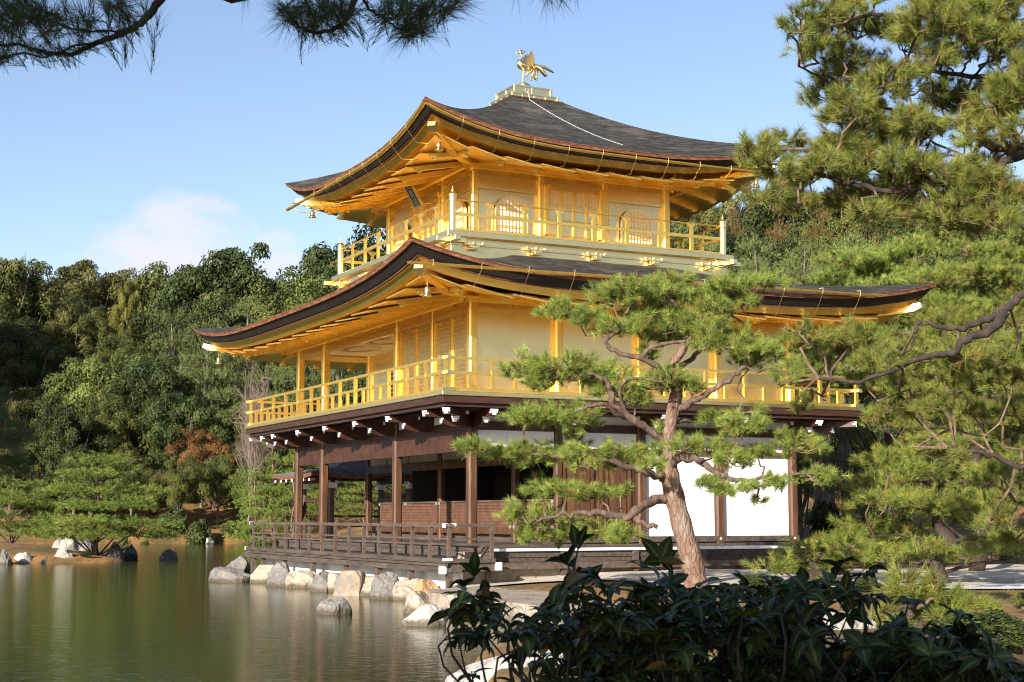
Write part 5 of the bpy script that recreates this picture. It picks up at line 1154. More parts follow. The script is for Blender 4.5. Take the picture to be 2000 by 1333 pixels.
# ---- overhanging pine at the near shore: three boughs hang into the picture, the crown shades the bank
def overhang():
    rs = np.random.RandomState(41); D0 = 4.6; k = D0/F_PX; P = lambda u, v, dz=0: px(u, v, D0+dz)
    base = CAM+RH*-3.2+FH*-3.6; base[2] = gz(base[0], base[1]); top = base+np.array([.3, .2, 6.5])
    trunk = [base-UPV*.2, base+np.array([.15,.1,1.5]), base+np.array([.05,.2,3.2]), base+np.array([.3,.3,5.0]), top]; tr = [.24,.21,.18,.13,.06]
    j1 = trunk[3]; j2 = trunk[2]+UPV*.8
    B = [([j1, j1*.5+P(420,-160)*.5+UPV*.3, P(420,-160), P(340,-40), P(290,30), P(245,62), P(190,84), P(130,107), P(75,100), P(30,86), P(-30,100)], .05, .0045),
         ([P(268,50), P(215,62,.1), P(150,58,.1), P(90,40,.1), P(40,30,.1)], .008, .003), ([P(190,84), P(140,92,-.1), P(90,112,-.1), P(40,104,-.1), P(0,118,-.1)], .007, .003),
         ([j1, j1*.5+P(760,-220)*.5+UPV*.3, P(760,-220), P(705,-60), P(690,5), P(682,32), P(655,55), P(615,64), P(585,52), P(560,25)], .045, .004),
         ([P(700,-30), P(715,10,.1), P(745,35,.1), P(790,60,.1), P(818,62,.1)], .010, .003), ([P(860,-60), P(845,0), P(822,38), P(798,60)], .009, .003), ([P(760,-220), P(900,-140), P(1000,-70), P(1060,-30)], .02, .003),
         ([trunk[1]+UPV*.7, (trunk[1]+UPV*.9)*.55+P(-330,900,.6)*.45, P(-330,900,.6), P(-120,880,.6), P(-20,862,.6), P(30,850,.6)], .03, .004), ([P(-120,880,.6), P(-60,915,.6), P(0,905,.6), P(40,915,.6)], .01, .003)]
    t = thing('overhanging_pine', 'near pine whose dark needle boughs hang into the top of the picture', 'pine tree', base)
    mb = MB(); mb.tube(smooth(trunk, 5), np.interp(np.linspace(0, 1, 21), np.linspace(0, 1, 5), tr), 14); part(mb, 'trunk', M['bark_dark'], t, smooth=True)
    PP = []; DD = []
    for i, (pts, r0, r1) in enumerate(B):
        bp = smooth(pts, 6); mb = MB(); bp[1:-1] += rs.normal(0, min(r0, .008)*.25, bp[1:-1].shape); mb.tube(bp, np.geomspace(r0*.5, r1*.9, len(bp)), 7); part(mb, 'branch', M['stem_dark'], t, smooth=True)  # boughs' shade put in by a near-black bark colour
        m = len(bp); tip = bp[int(m*.55) if i in (0, 3, 7) else 0:]
        for q in range(len(tip)-1):
            d = unit(tip[q+1]-tip[q]); L_ = np.linalg.norm(tip[q+1]-tip[q]); cnt = max(1, int(L_/.026))
            for c in range(cnt):
                p = tip[q]+(tip[q+1]-tip[q])*rs.uniform()
                PP.append(p); DD.append(unit(d*.6+UPV*rs.uniform(.3, 1.1)+rs.normal(0, .38, 3)))
        for _ in range(10 if i < 7 else 12):     # end brush
            PP.append(bp[-1]+rs.normal(0, .01, 3)); DD.append(unit(unit(bp[-1]-bp[-3])+rs.normal(0, .35, 3)))
    tw = MB()
    def spray(u, v, n, du, dv, up, dz=0.0):
        """short upright side shoots with needle brushes"""
        for _ in range(n):
            p = P(u+rs.normal(0, du), v+rs.normal(0, dv), dz+rs.normal(0, .12)); d = unit(np.array(up)+rs.normal(0, .5, 3))
            for _ in range(3): PP.append(p+d*rs.uniform(-.05, .03)); DD.append(unit(d+rs.normal(0, .25, 3)))
    spray(120, 45, 40, 70, 22, (-.35, -.1, .7)); spray(230, 20, 22, 40, 18, (-.2, 0, .8)); spray(40, 30, 20, 36, 26, (-.6, -.2, .5)); spray(30, 5, 16, 30, 20, (-.4,-.1,.8))
    spray(640, 22, 42, 38, 16, (-.2, 0, .8)); spray(800, 22, 44, 42, 16, (.1, 0, .8)); spray(570, 20, 8, 14, 12, (-.8, 0, -.2)); spray(880, 8, 10, 20, 8, (.6, -.2, .4)); spray(1070, -34, 12, 46, 8, (.2, 0, -.5)); spray(470, -34, 4, 12, 8, (-.5, 0, -.6))
    spray(8, 866, 26, 24, 24, (.75, -.3, .25), .6); spray(14, 815, 12, 16, 14, (.5, -.2, .6), .6); spray(0, 905, 5, 16, 10, (.8,-.3,-.1), .6)
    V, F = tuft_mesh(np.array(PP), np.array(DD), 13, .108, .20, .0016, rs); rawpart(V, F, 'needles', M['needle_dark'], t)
    # the dense crown overhead and toward the sun
    Pc = []; Dc = []
    S = at(1430, 1190, 4.0)
    for _ in range(150):
        c = S+SUN*rs.uniform(7.2, 10.5)+unit(np.cross(SUN, UPV))*rs.uniform(-2.7, 1.9)+unit(np.cross(np.cross(SUN, UPV), SUN))*rs.uniform(-1.2, 1.15)
        p, d = pad_points(c, .5, .5, .25, 46, rs); Pc.append(p); Dc.append(d)
    O = at(300, 100, 4.6); O2 = at(750, 20, 4.6); O3 = at(0, 860, 5.2)
    for o in (O, O2, O3):
        for _ in range(46):
            c = o+SUN*rs.uniform(5.0, 7.5)+unit(np.cross(SUN, UPV))*rs.uniform(-.9, .9)+UPV*rs.uniform(-.6, .6); p, d = pad_points(c, .5, .5, .22, 40, rs); Pc.append(p); Dc.append(d)
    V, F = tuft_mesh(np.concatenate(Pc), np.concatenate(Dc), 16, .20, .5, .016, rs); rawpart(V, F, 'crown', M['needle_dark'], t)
overhang()

# ---- glossy dark shrub in the foreground
def shrub():
    rs = np.random.RandomState(61); b = at(1450, 1500, 4.1); base = np.array([b[0], b[1], gz(b[0], b[1])])
    t = thing('dark_shrub', 'glossy dark evergreen shrub in shade across the bottom right foreground', 'shrub', base)
    us = [860, 880, 905, 960, 1000, 1045, 1090, 1130, 1160, 1200, 1250, 1290, 1350, 1400, 1480, 1560, 1620, 1690, 1740, 1770, 1800, 1860, 1910, 1960, 2040]
    vs = [1290, 1200, 1135, 1135, 1175, 1185, 1150, 1085, 1130, 1125, 1120, 1108, 1125, 1125, 1115, 1120, 1112, 1130, 1160, 1200, 1225, 1205, 1240, 1275, 1300]
    tips = [(1130,1075,4.0,.95),(1110,1105,4.1,.5),(905,1150,4.2,.5),(925,1130,4.2,.75),(1290,1098,3.9,.5),(1255,1112,4.2,.4),(1640,1112,4.0,.3),(1700,1125,4.0,.3),(1870,1205,3.9,.1),(1775,1180,4.1,.2),(880,1205,4.1,.2),(950,1190,4.0,.3)]
    for _ in range(500):
        u = rs.uniform(890, 2030); vt = np.interp(u, us, vs); v = vt+28+rs.uniform(0, 1)**1.1*(1370-vt); 
        if u < 1010 and v > 1265 and rs.uniform() < .75: continue
        if 1010 <= u < 1150 and v > 1275 and rs.uniform() < .6: continue
        if 1600 < u < 1740 and 1195 < v < 1265 and rs.uniform() < .75: continue
        if 1330 < u < 1480 and 1130 < v < 1160 and rs.uniform() < .5: continue
        tips.append((u, v, rs.uniform(3.55, 4.75), rs.uniform(-.1, .35)))
    for _ in range(430):
        u = rs.uniform(1060, 2050); v = rs.uniform(max(1190, np.interp(u, us, vs)+40), 1400)
        if (1600 < u < 1740 and 1195 < v < 1265) or (u < 1160 and v > 1270 and rs.uniform() < .6): continue
        tips.append((u, v, rs.uniform(3.5, 4.9), rs.uniform(-.3, .5)))
    V = []; F = []; st = MB(); nv = 0; RIB = []; TONE = []; DEAD = []; root = base+UPV*.15
    prof = np.array([0.02, .55, .95, 1.0, .75, .38, 0.02]); tt = np.linspace(0, 1, 7)
    for u, v, d, upness in tips:
        c = at(u, v, d); nl = rs.randint(5, 10); ax = unit(UPV+rs.normal(0, .45, 3)); ph = rs.uniform(0, 6)
        s0 = unit(np.cross(ax, [1, .3, .1])); s1 = np.cross(ax, s0)
        for i in range(nl):
            a = ph+i*2.39996+rs.normal(0, .2); out = s0*math.cos(a)+s1*math.sin(a); L_ = rs.uniform(.040, .085); wd = L_*rs.uniform(.18, .26)
            e0 = upness+rs.uniform(-.1, .35); drp = rs.uniform(.2, 1.25)*(1-.5*upness); pts = [c+ax*(.012*(i/nl))]; el = e0
            for q in range(6):
                d_ = out*math.cos(el)+ax*math.sin(el); pts.append(pts[-1]+d_*L_/6); el -= drp/3.5
            pts = np.array(pts); tg = unit(np.gradient(pts, axis=0)); sd = unit(np.cross(tg, ax)); nr = np.cross(sd, tg)
            lft = pts-sd*(wd*prof)[:, None]+nr*(wd*prof*.28)[:, None]; rgt = pts+sd*(wd*prof)[:, None]+nr*(wd*prof*.28)[:, None]
            for q in range(7): V += [lft[q], pts[q], rgt[q]]
            RIB += [0, 1, 0]*7; TONE += [rs.normal(0, .30)]*21; DEAD += [rs.uniform(.3, .8) if rs.uniform() < .03 else 0]*21
            for q in range(6):
                for h in (0, 1): F.append((nv+q*3+h, nv+q*3+h+1, nv+q*3+4+h, nv+q*3+3+h))
            nv += 21
        if rs.uniform() > .4: continue
        mid = c*.55+root*.45+np.append(rs.normal(0, .06, 2), 0)-UPV*.12; lean = c-ax*.16+rs.normal(0, .02, 3)
        st.tube(smooth([root+np.append(rs.normal(0, .25, 2), -.1), mid, lean, c+ax*.01], 3), np.linspace(.0065, .0022, 10), 6, cap=False)
    rawpart(np.array(V), np.array(F, dtype=np.int32), 'leaves', M['leaf_shrub'], t, smooth=True, rib=np.array(RIB), tone=np.clip(TONE, -.6, .9), dead=np.array(DEAD))
    part(st, 'stems', M['stem_dark'], t, smooth=True)
shrub()

# ------------------------------------------------------------------ tree prototypes for the woods (built once, then copied)
def leaves(P, Nn, size, rs, asp=.6):
    n = len(P); Nn = unit(Nn); a = unit(np.cross(Nn, rs.normal(size=(n, 3)))); b = np.cross(Nn, a); s = size*rs.uniform(.65, 1.35, (n, 1))
    V = np.stack([P-a*s, P-b*s*asp, P+a*s, P+b*s*asp], 1).reshape(-1, 3); return V, np.arange(n*4, dtype=np.int32).reshape(-1, 4)
def broadleaf(seed, nclump=84, per=330, R=.5, zc=.60, zr=.40, lobes=6, leaf=.0105, lo=-.55, limbs=7):
    """unit tree one high, about one wide"""
    rs = np.random.RandomState(seed); P = []; Nn = []
    lob = [np.array([0, 0, zc+.06])]+[np.array([math.cos(a)*R*.48, math.sin(a)*R*.48, zc+rs.uniform(-.16, .10)]) for a in np.linspace(0, 2*math.pi, lobes, endpoint=False)+rs.uniform(0, 1)]
    for i in range(nclump):
        L_ = lob[rs.randint(len(lob))]; d = unit(rs.normal(size=3)); 
        if d[2] < lo: d[2] *= -1
        c = L_+d*np.array([R*.54, R*.54, zr*.64])*rs.uniform(.6, 1.0); rc = rs.uniform(.075, .125)
        dd = unit(rs.normal(size=(per, 3))+np.array([0,0,.45])+d*.5); r = rc*rs.uniform(.55, 1.08, (per, 1)); P.append(c+dd*r*np.array([1, 1, .8])); Nn.append(dd+rs.normal(0, .36, (per, 3)))
    V, F = leaves(np.concatenate(P), np.concatenate(Nn), leaf, rs); mb = MB(); F = (F, np.repeat(np.clip(rs.normal(0, .22, len(P)), -.45, .5), per*4))
    mb.tube(smooth([(0,0,-.04), (.01,.0,.15), (-.01,.015,.32), (.0,.0,zc)], 4), np.linspace(.030, .012, 13), 8)
    for L_ in lob[1:]: mb.tube(smooth([(0,0,.22+rs.uniform(0,.12)), (L_*.5+np.array([0,0,.18])), L_, L_*1.25+np.array([0,0,.02])], 3), np.linspace(.014, .003, 10), 5, cap=False)
    return (V, F), mb
def wood_pine(seed, tiers=6, W0=.5, per=1, lean=.03, ntuft=2000, nn=11):
    rs = np.random.RandomState(seed); P = []; D = []; mb = MB()
    tp = smooth([(0,0,-.03), (lean,.0,.25), (-lean*.5,lean,.5), (lean*.6,0,.75), (0,0,.96)], 4); mb.tube(tp, np.linspace(.026, .007, len(tp)), 8); pads = []
    for i in range(tiers):
        f = i/(tiers-1); z = .22+.74*f; rad = W0*(1-.72*f**1.5); m = max(1, int(6*(1-.7*f)))
        for j in range(m):
            a = j*2*math.pi/m+rs.uniform(0, 1.2)+i; r = rad*rs.uniform(.45, .78) if f < .95 else 0; c = np.array([math.cos(a)*r, math.sin(a)*r, z+rs.uniform(-.04, .04)]); pads.append((c, rs.uniform(.15, .24), rs.uniform(.055, .095)))
            mb.tube([(tp[int(f*.85*(len(tp)-1))]), c*np.array([.5,.5,1])+np.array([0,0,-.01]), c-np.array([0,0,.02])], [.009,.006,.003], 5, cap=False)
    for c, rx, rz in pads:
        p, d = pad_points(c, rx, rx, rz, ntuft//len(pads), rs, (np.array([1.0,0,0]), np.array([0,1.0,0]))); P.append(p); D.append(d)
    V, F = tuft_mesh(np.concatenate(P), np.concatenate(D), nn, .034, .5, .0042, rs); return (V, F), mb
def bush(seed, nclump=26, per=230, leaf=.03):
    rs = np.random.RandomState(seed); P = []; Nn = []
    for i in range(nclump):
        d = unit(rs.normal(size=3)); d[2] = abs(d[2]); c = d*np.array([.36, .36, .62])*rs.uniform(.4, 1); dd = unit(rs.normal(size=(per, 3))+np.array([0,0,.4])); P.append(c+np.array([0,0,.18])+dd*rs.uniform(.10, .17)*rs.uniform(.6, 1.05, (per, 1))*np.array([1,1,1.2])); Nn.append(dd+rs.normal(0, .45, (per, 3)))
    V, F = leaves(np.concatenate(P), np.concatenate(Nn), leaf, rs); mb = MB()
    for i in range(7): a = i*.9; mb.tube([(0,0,-.05), (.12*math.cos(a), .12*math.sin(a), .25), (.3*math.cos(a), .3*math.sin(a), .6)], [.02,.014,.005], 5, cap=False)
    return (V, F), mb
def bare(seed):
    rs = random.Random(seed); mb = MB()
    def grow(p, d, L_, r, lvl):
        k = 4; pts = [p]
        for _ in range(k): d = unit(d+np.array([rs.gauss(0,.16), rs.gauss(0,.16), rs.gauss(0.04,.12)])); pts.append(pts[-1]+d*L_/k)
        mb.tube(pts, np.linspace(r, r*.6, k+1), 5 if lvl < 2 else 3, cap=False)
        if lvl < 5:
            for _ in range(3 if lvl else 5):
                i = rs.randint(1, k); nd = unit(d+np.array([rs.gauss(0,.6), rs.gauss(0,.6), rs.gauss(.15,.35)])); grow(pts[i], nd, L_*rs.uniform(.55, .8), r*.5, lvl+1)
            grow(pts[-1], d, L_*.75, r*.6, lvl+1)
    grow(np.array([0,0,-.03]), np.array([0,0,1.0]), .36, .022, 0)
    return None, mb
PROTO = {}
def proto(kind, crown, trunk, cmat, tmat):
    cm = None
    if crown:
        f_, tn = crown[1] if isinstance(crown[1], tuple) else (crown[1], None)
        cm = mkmesh('crown', crown[0], f_, M[cmat])
        if tn is not None: attrs(cm, tone=tn)
    tm = mkmesh('trunk', np.concatenate(trunk.v), trunk.f, M[tmat], True); PROTO[kind] = (cm, tm)
for s in range(3):
    g = broadleaf(100+s, lobes=5+s); proto(f'olive{s}', *g, 'leaf_olive', 'bark_grey'); proto(f'yellow{s}', *g, 'leaf_yellow', 'bark_grey'); proto(f'amber{s}', *g, 'leaf_amber', 'bark_grey')
    g = broadleaf(110+s, nclump=92, lobes=6, zc=.56, zr=.46); proto(f'deep{s}', *g, 'leaf_deep', 'bark_grey'); proto(f'fresh{s}', *g, 'leaf_fresh', 'bark_grey')
    g = wood_pine(170+s, tiers=9, W0=.46, ntuft=2400); proto(f'rust{s}', *g, 'leaf_rust', 'bark_grey')
    g = wood_pine(120+s); proto(f'pine{s}', *g, 'needle_blue', 'bark_grey'); proto(f'brightpine{s}', *g, 'needle_far', 'bark_pine')
g = broadleaf(130, nclump=26, per=120, lobes=5, zc=.74, zr=.24, lo=-.2); proto('sparse0', *g, 'leaf_olive', 'bark_grey')
for s in range(2):
    g = bush(140+s); proto(f'bush{s}', *g, 'leaf_deep', 'bark_grey'); proto(f'redbush{s}', *g, 'leaf_red', 'bark_grey'); proto(f'oliveb{s}', *g, 'leaf_olive', 'bark_grey'); proto(f'rustb{s}', *g, 'leaf_rust', 'bark_grey'); proto(f'yellowb{s}', *g, 'leaf_fresh', 'bark_grey')
    proto(f'bare{s}', *bare(150+s), None, 'bare_twig')
g = wood_pine(160, tiers=6, W0=.62, ntuft=5200, nn=13); proto('islepine0', *g, 'needle_far', 'bark_dark'); g = wood_pine(161, tiers=6, W0=.6, ntuft=4200, nn=13); proto('islepine1', *g, 'needle_far', 'bark_pine')
NAMES = dict(amber='broadleaf_tree', olive='broadleaf_tree', rust='cypress_tree', yellow='broadleaf_tree', deep='evergreen_tree', fresh='broadleaf_tree', pine='pine_tree', brightpine='pine_tree', islepine='pine_tree', sparse='slender_tree', bush='bush', redbush='bush', oliveb='bush', rustb='bush', yellowb='bush', bare='bare_tree')
def plant(kind, u, vt, d, wpx, label, seed, group=None, squash=None, gzoff=0.0):
    base = kind.rstrip('0123456789'); nm = NAMES[base]; xy = ld(u, d); z = gz(*xy)+gzoff; top = CAM[2]+(1009.9-vt)/F_PX*d; h = max(.3, (top-z)*1.06); w = wpx/F_PX*d
    rs = random.Random(seed); cm, tm = PROTO[kind]
    if nm.endswith('tree') and base not in ('pine', 'brightpine', 'islepine', 'sparse', 'bare', 'yellow', 'rust', 'amber'): w = max(w, .78*h)
    if base in ('pine', 'brightpine'): w = max(w, .6*h)
    t = bpy.data.objects.new(nm, None); COL.objects.link(t); t.location = (xy[0], xy[1], z); t.empty_display_size = .3
    cat = {'bush': 'bush', 'bare_tree': 'bare tree', 'pine_tree': 'pine tree'}.get(nm, 'tree'); tag(t, label, cat, group)
    t.scale = (w, w*rs.uniform(.85, 1.1), h); t.rotation_euler = (0, 0, rs.uniform(0, 6.28))
    for n_, me in (('trunk', tm), ('crown', cm)):
        if me: o = bpy.data.objects.new(n_, me); COL.objects.link(o); o.parent = t
    return t
# ------------------------------------------------------------------ the woods, tree by tree
T = [
 # skyline on the left, far bank
 ('olive0', 155,503,152,215,'broad olive-brown domed tree on the skyline at far left beside the slender tree'),
 ('olive1', 300,518,160,150,'dull olive tree on the skyline between the two biggest domes at left'),
 ('deep0', 425,488,146,215,'tall bright rounded evergreen, the highest dome left of the pavilion'),
 ('deep1', 565,530,156,130,'smaller rounded tree on the skyline right of the highest dome'),
 ('olive1', 640,514,160,150,'olive tree on the skyline just left of the top balcony corner'),
 ('deep2', 742,448,166,100,'evergreen showing behind the left part of the top balcony railing'),
 ('sparse0', 55,520,140,110,'slender pale tree with thin leaning stems against the sky at far left'),
 ('olive2', 8,497,132,90,'tree cut by the left picture edge on the skyline'),
 ('deep0', -520,330,104,330,'very tall evergreen outside the left edge shading the wood'),
 ('deep1', -400,360,107,320,'second very tall evergreen outside the left edge shading the wood'),
 ('deep2', -290,430,112,300,'third tall evergreen outside the left edge shading the wood'),
 # second row
 ('deep1', -30,590,128,190,'very dark evergreen at the left edge in front of the slender tree'),
 ('yellow0', 238,545,134,80,'yellowing tree below the broad olive dome'),
 ('olive0', 130,590,132,170,'brownish tree below the left side of the broad olive dome'),
 ('fresh1', 215,640,124,150,'light green tree standing in the middle of the left wood'),
 ('deep1', 345,585,132,140,'evergreen below the highest dome, left side'),
 ('deep2', 415,600,128,120,'evergreen straight below the highest dome'),
 ('olive1', 500,560,140,120,'olive tree above the left tip of the lower roof'),
 ('fresh2', 560,560,138,120,'green tree behind the left slope of the lower roof'),
 ('deep0', 60,650,122,170,'shaded evergreen mass left of the light green tree'),
 ('pine1', 480,610,118,90,'young pine with upright pale shoots above the left tip of the lower roof'),
 ('deep2', 640,560,150,170,'dark tree behind the middle of the lower roof edge on the left'),
 # third row
 ('fresh0', 195,690,114,120,'fresh green tree with several small domes above the orange-tinged bushes'),
 ('pine0', 330,640,117,140,'dull green pine left of the leafless tree'),
 ('pine2', 400,650,114,120,'dull pine below the left tip of the lower roof'),
 ('deep0', 290,700,112,150,'dark evergreen between the fresh green tree and the dull pines'),
 ('bare0', 485,690,100,150,'leafless grey-brown tree below the gold bell at the left'),
 ('bare1', 522,725,101,140,'leafless twiggy tree left of the middle balcony railing'),
 ('pine1', 590,660,110,140,'dull pine seen between the two left porch columns'),
 ('pine0', 660,690,108,120,'dull pine seen through the open porch'),
 ('deep1', 715,690,112,110,'dark evergreen seen through the porch beside the slatted doors'),
 # fourth row
 ('olive2', 40,775,106,150,'olive tree with an orange top near the left edge'),
  ('deep2', 130,800,104,120,'dark tree right of the olive tree near the left edge'),
 ('fresh1', 200,770,108,130,'pale green spreading tree above the big island pine'),
 ('olive0', 285,785,115,120,'olive spreading tree right of the pale green one'),
 ('deep0', 355,770,108,130,'deep green tree left of the orange bush'),
 ('amber0', 396,838,107,125,'orange-leaved tree under the left end of the middle balcony'),
 ('pine2', 450,840,110,140,'pine with grey-green pads left of the pavilion columns'),
 ('brightpine1', 535,850,100,140,'bright pine just left of the ground floor columns'),
 ('deep1', 300,870,112,140,'dense dark broadleaf tree right behind the island pine'),
 ('deep2', 235,850,113,120,'dark broadleaf tree above the right half of the island pine'),
 ('fresh2', 345,915,110,110,'green bushy tree above the mossy bank'),
 ('brightpine0', 420,905,107,120,'low bright pine at the right end of the mossy bank'),
 ('brightpine2', 500,930,97,130,'low spreading pine beside the annex roof'),
 ('brightpine1', 575,905,96,110,'bright pine behind the leftmost ground floor column'),
 ('brightpine0', 650,900,95,120,'bright pine seen between the ground floor columns'),
 ('brightpine2', 715,930,94,110,'bright pine seen behind the dark room corner'),
 ('deep0', 150,880,101,130,'dark broadleaf tree behind the left part of the island pine'),
 ('olive1', 20,860,103,140,'olive tree behind the pine at the left edge'),
 # island
 ('islepine0', 196,912,60,270,'big tiered pine on the island, the largest by the left pond shore'),
 ('islepine1', 30,925,64,190,'tiered pine at the left edge of the island'),
 # bank bushes
 ('redbush0', 302,1012,104,26,'small red bush on the mossy bank right of the island pine'),
 ('bush0', 345,985,100,80,'dark bush at the top of the mossy bank'),
 ('bush1', 395,1000,99,70,'second dark bush on the bank top, below the low pine'),
 ('oliveb0', 470,1012,99.5,90,'olive bush at the waterline left of the deck railing'),
 ('yellowb1', 290,1046,97,36,'yellow-green bush at the water right of the island rocks'),
 ('oliveb1', 520,1030,97,60,'low olive bush behind the left end of the deck railing'),
 ('bush0', 176,1073,58.4,36,'low dark bush at the waterline under the island pine'),
 ('oliveb0', 250,1015,66,40,'small bush behind the dark rocks of the island'),
 # right-hand hill
 ('deep1', 1335,402,158,90,'dark tree on the hilltop right below the upper roof tip'),
 ('olive1', 1395,384,162,110,'olive tree on the hilltop right of the top balcony'),
 ('olive0', 1460,362,158,120,'tall olive tree on the hilltop beside the big pine'),
 ('deep0', 1540,372,155,120,'dark hilltop tree behind the big pine limb'),
 ('olive2', 1640,350,156,140,'olive hilltop tree half hidden behind the big pine'),
 ('olive1', 1760,340,156,150,'hilltop tree showing through the big pine'),
 ('olive0', 1900,330,156,160,'hilltop tree behind the right edge'),
 ('fresh0', 1365,425,142,110,'pale olive tree on the hillside right of the top wall corner'),
 ('rust0', 1440,425,140,80,'orange-brown cypress on the hillside behind the balcony corner post'),
 ('deep2', 1425,455,134,110,'deep green tree behind the balcony corner post'),
 ('rust1', 1530,425,136,90,'orange-brown cypress on the hillside left of a second one'),
 ('rust2', 1610,430,138,90,'orange-brown cypress on the hillside, the farthest right'),
 ('olive1', 1690,440,134,140,'olive hillside tree above the right tip of the lower roof'),
 ('olive2', 1800,430,134,150,'olive hillside tree behind the twisting limb'),
 ('fresh1', 1940,430,134,150,'light hillside tree at the right edge'),
 ('deep0', 1340,470,128,100,'hillside tree seen between the top balcony rails'),
 ('pine0', 1390,500,112,130,'dull pine right of the upper balcony beam end'),
 ('pine1', 1480,485,108,160,'soft grey-green pine above the middle of the lower roof'),
 ('pine2', 1580,490,104,160,'soft grey-green pine above the right part of the lower roof'),
 ('pine0', 1670,500,100,150,'grey-green pine left of the roof tip on the right'),
 ('pine1', 1330,520,120,120,'dull pine behind the right end of the upper balcony skirt'),
 ('pine2', 1800,560,84,200,'grey-green pine right of the lower roof tip'),
 ('pine1', 1920,540,84,220,'grey-green pine near the right edge'),
 # shaded wood to the right of the white panels
 ('deep1', 1600,720,62,200,'dark tree in the shade right of the white wall panels'),
 ('deep2', 1700,760,58,200,'dark tree in the shade behind the garden pines'),
 ('pine2', 1640,760,54,130,'shaded pine beside the white wall panels'),
 ('deep0', 1800,760,66,220,'dark evergreen behind the yellow-green pine'),
 ('deep1', 1950,760,62,220,'dark evergreen behind the right edge garden pine'),
 ('pine0', 1560,640,66,120,'pine with bare reddish stem right behind the pavilion corner'),
 ('bush0', 1620,960,46,130,'dark bush at the foot of the shaded trees right of the white panels'),
 ('bush1', 1730,960,44,150,'dark bush behind the tiered garden pine'),
 ('bush0', 1690,1135,24,90,'dark bush on the bank behind the middle of the foreground shrub'),
 ('oliveb0', 1770,1150,21,80,'olive bush below the white gravel right of the shrub top'),
 ('bush1', 1480,1120,25,110,'low dark bush on the bank right of the old pine foot'),
 ('oliveb1', 1250,1125,25,80,'low olive bush on the bank left of the old pine foot'),
 ('yellowb0', 1610,1118,26,80,'fresh green bush in front of the east deck end'),
 ('bush0', 1990,1225,13.5,170,'dark bush at the lower right corner of the bank'),
 ('bush1', 1925,1178,15.5,190,'dark low bush on the bank at the right edge'),
 ('bush0', 1855,1205,15.5,110,'dark low bush right behind the shrub'),
 ('oliveb1', 1985,1165,20,60,'small olive bush at the right edge below the gravel'),
]
def grp(kind, u, d):
    if 'isle' in kind: return 'tiered pines on the island'
    if 'bush' in kind or kind[:-1].endswith('b'): return 'bushes along the banks'
    return 'trees of the wood on the left bank' if u < 900 else 'trees of the wood on the right hillside'
for i, (kind, u, vt, d, w, lab) in enumerate(T): plant(kind, u, vt, d, w, lab, i, grp(kind, u, d))
def filler():
    rs = random.Random(77); sky = ([-80,60,150,300,430,520,600,740,800],[545,540,535,540,515,550,545,500,490])
    for d, dv, kinds in ((158, 0, ('olive','deep')), (147, 45, ('deep','olive','fresh')), (137, 95, ('deep','fresh','olive')), (127, 150, ('deep','olive','fresh')), (119, 205, ('deep','pine','fresh')), (112, 255, ('deep','fresh','olive')), (106, 310, ('deep','olive','brightpine')), (102, 355, ('deep','fresh'))):
        u = -70
        while u < 800:
            vt = np.interp(u, *sky)+dv+rs.uniform(0, 25); k = rs.choice(kinds)+str(rs.randrange(3))
            plant(k, u, vt, d+rs.uniform(-3, 3), rs.uniform(95, 140), 'tree among the many filling the dense wood on the left bank', rs.randrange(9999), 'filler trees of the left wood'); u += rs.uniform(62, 92)
    sky = ([1290,1400,1500,1700,2050],[430,410,400,380,370])
    for d, dv, kinds in ((160, 0, ('olive','deep')), (146, 35, ('olive','deep','fresh')), (133, 70, ('olive','deep','fresh')), (122, 100, ('pine','olive','fresh')), (112, 125, ('pine','pine','deep')), (100, 160, ('pine','pine','fresh')), (88, 210, ('pine','deep'))):
        u = 1290
        while u < 2060:
            vt = np.interp(u, *sky)+dv+rs.uniform(0, 25); k = rs.choice(kinds)+str(rs.randrange(3))
            plant(k, u, vt, d+rs.uniform(-3, 3), rs.uniform(95, 140), 'tree among the many covering the hillside behind the right end of the roofs', rs.randrange(9999), 'filler trees of the right hillside'); u += rs.uniform(66, 96)
filler()
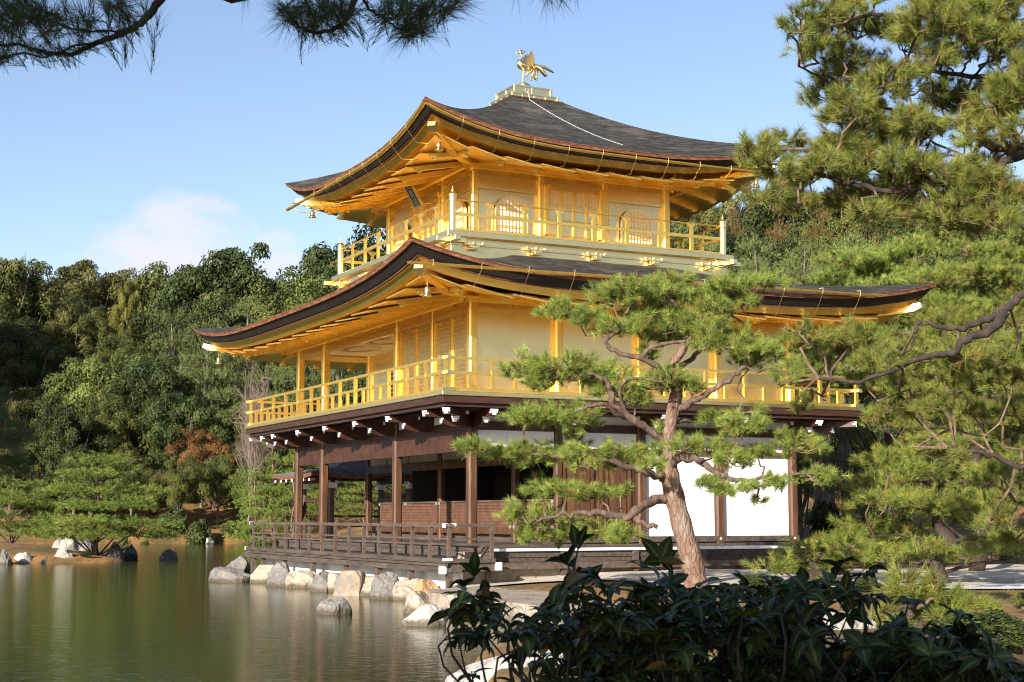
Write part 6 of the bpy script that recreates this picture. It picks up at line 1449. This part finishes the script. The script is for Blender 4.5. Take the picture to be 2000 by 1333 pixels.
def bare_trunks():
    for i, (u, d, w, v0, lab) in enumerate([(1598, 50, 22, 780, 'grey tree trunk in the shade nearest the white wall panels'), (1655, 55, 24, 760, 'grey trunk in the shade, second from the white wall panels'), (1620, 58, 18, 770, 'thin trunk between the two grey ones in the shade')]):
        p = ld(u, d); z = gz(*p); k = d/F_PX; t = thing('tree', lab, 'tree', (p[0], p[1], z)); mb = MB(); b = np.array([p[0], p[1], z]); top = CAM[2]+(1010-v0)*k
        mb.tube(smooth([b-UPV*.1, b+np.array([.05,.1,(top-z)*.5]), np.array([p[0]-.1, p[1]+.05, top]), np.array([p[0], p[1], top+3])], 4), np.linspace(w/2*k, w/4*k, 13), 10); tr_ = part(mb, 'trunk', M['bark_grey'], t, smooth=True)
        rs = np.random.RandomState(900+i); P = []; D = []
        for _ in range(14):
            c = b+UPV*(top+1.5-z)+rs.normal(0, .9, 3); q, dd = pad_points(c, .7, .7, .25, 60, rs); P.append(q); D.append(dd)
        V, F = tuft_mesh(np.concatenate(P), np.concatenate(D), 12, .2, .5, .012, rs); rawpart(V, F, 'crown', M['needle_dark'], t)
bare_trunks()

def ground_cover():
    """short moss-green grass growing in loose patches on the near bank"""
    rs = np.random.RandomState(303); N = 26000
    d = rs.uniform(5, 33, N); lat = rs.uniform(-3, 15, N); P = CAM[:2]+np.outer(d, [sy_, cy_])+np.outer(lat, [cy_, -sy_])
    keep = (sdf_poly(P, MAIN) > .5) & (fbm(P, .9, 3.0)+.5*fbm(P, 2.3, 1.0)+rs.normal(0, .25, N) > .12)
    keep &= ~((P[:, 0] > -3.1) & (P[:, 0] < 10) & (P[:, 1] > -9.7) & (P[:, 1] < 15) & ((P[:, 0] < .9) | (P[:, 1] > -2.7)))
    keep &= sdf_poly(P, SAND) < -.1
    P = P[keep]; n = len(P); Z = ground_z(P); B = np.column_stack([P, Z]); h = rs.uniform(.025, .085, (n, 1)); dr = unit(np.column_stack([rs.normal(0, .5, (n, 2)), np.ones(n)])); side = unit(np.cross(dr, rs.normal(size=(n, 3))))*.007
    k = 5; B = np.repeat(B, k, 0)+np.column_stack([rs.normal(0, .05, (n*k, 2)), np.zeros(n*k)]); h = np.repeat(h, k, 0)*rs.uniform(.6, 1.2, (n*k, 1)); dr = unit(np.repeat(dr, k, 0)+rs.normal(0, .3, (n*k, 3))); side = np.repeat(side, k, 0)
    B[:, 2] -= .01
    V = np.stack([B-side, B+side, B+dr*h], 1).reshape(-1, 3)
    setting('grass', V, np.arange(len(V), dtype=np.int32).reshape(-1, 3), M['leaf_fresh'], kind='stuff')
ground_cover()
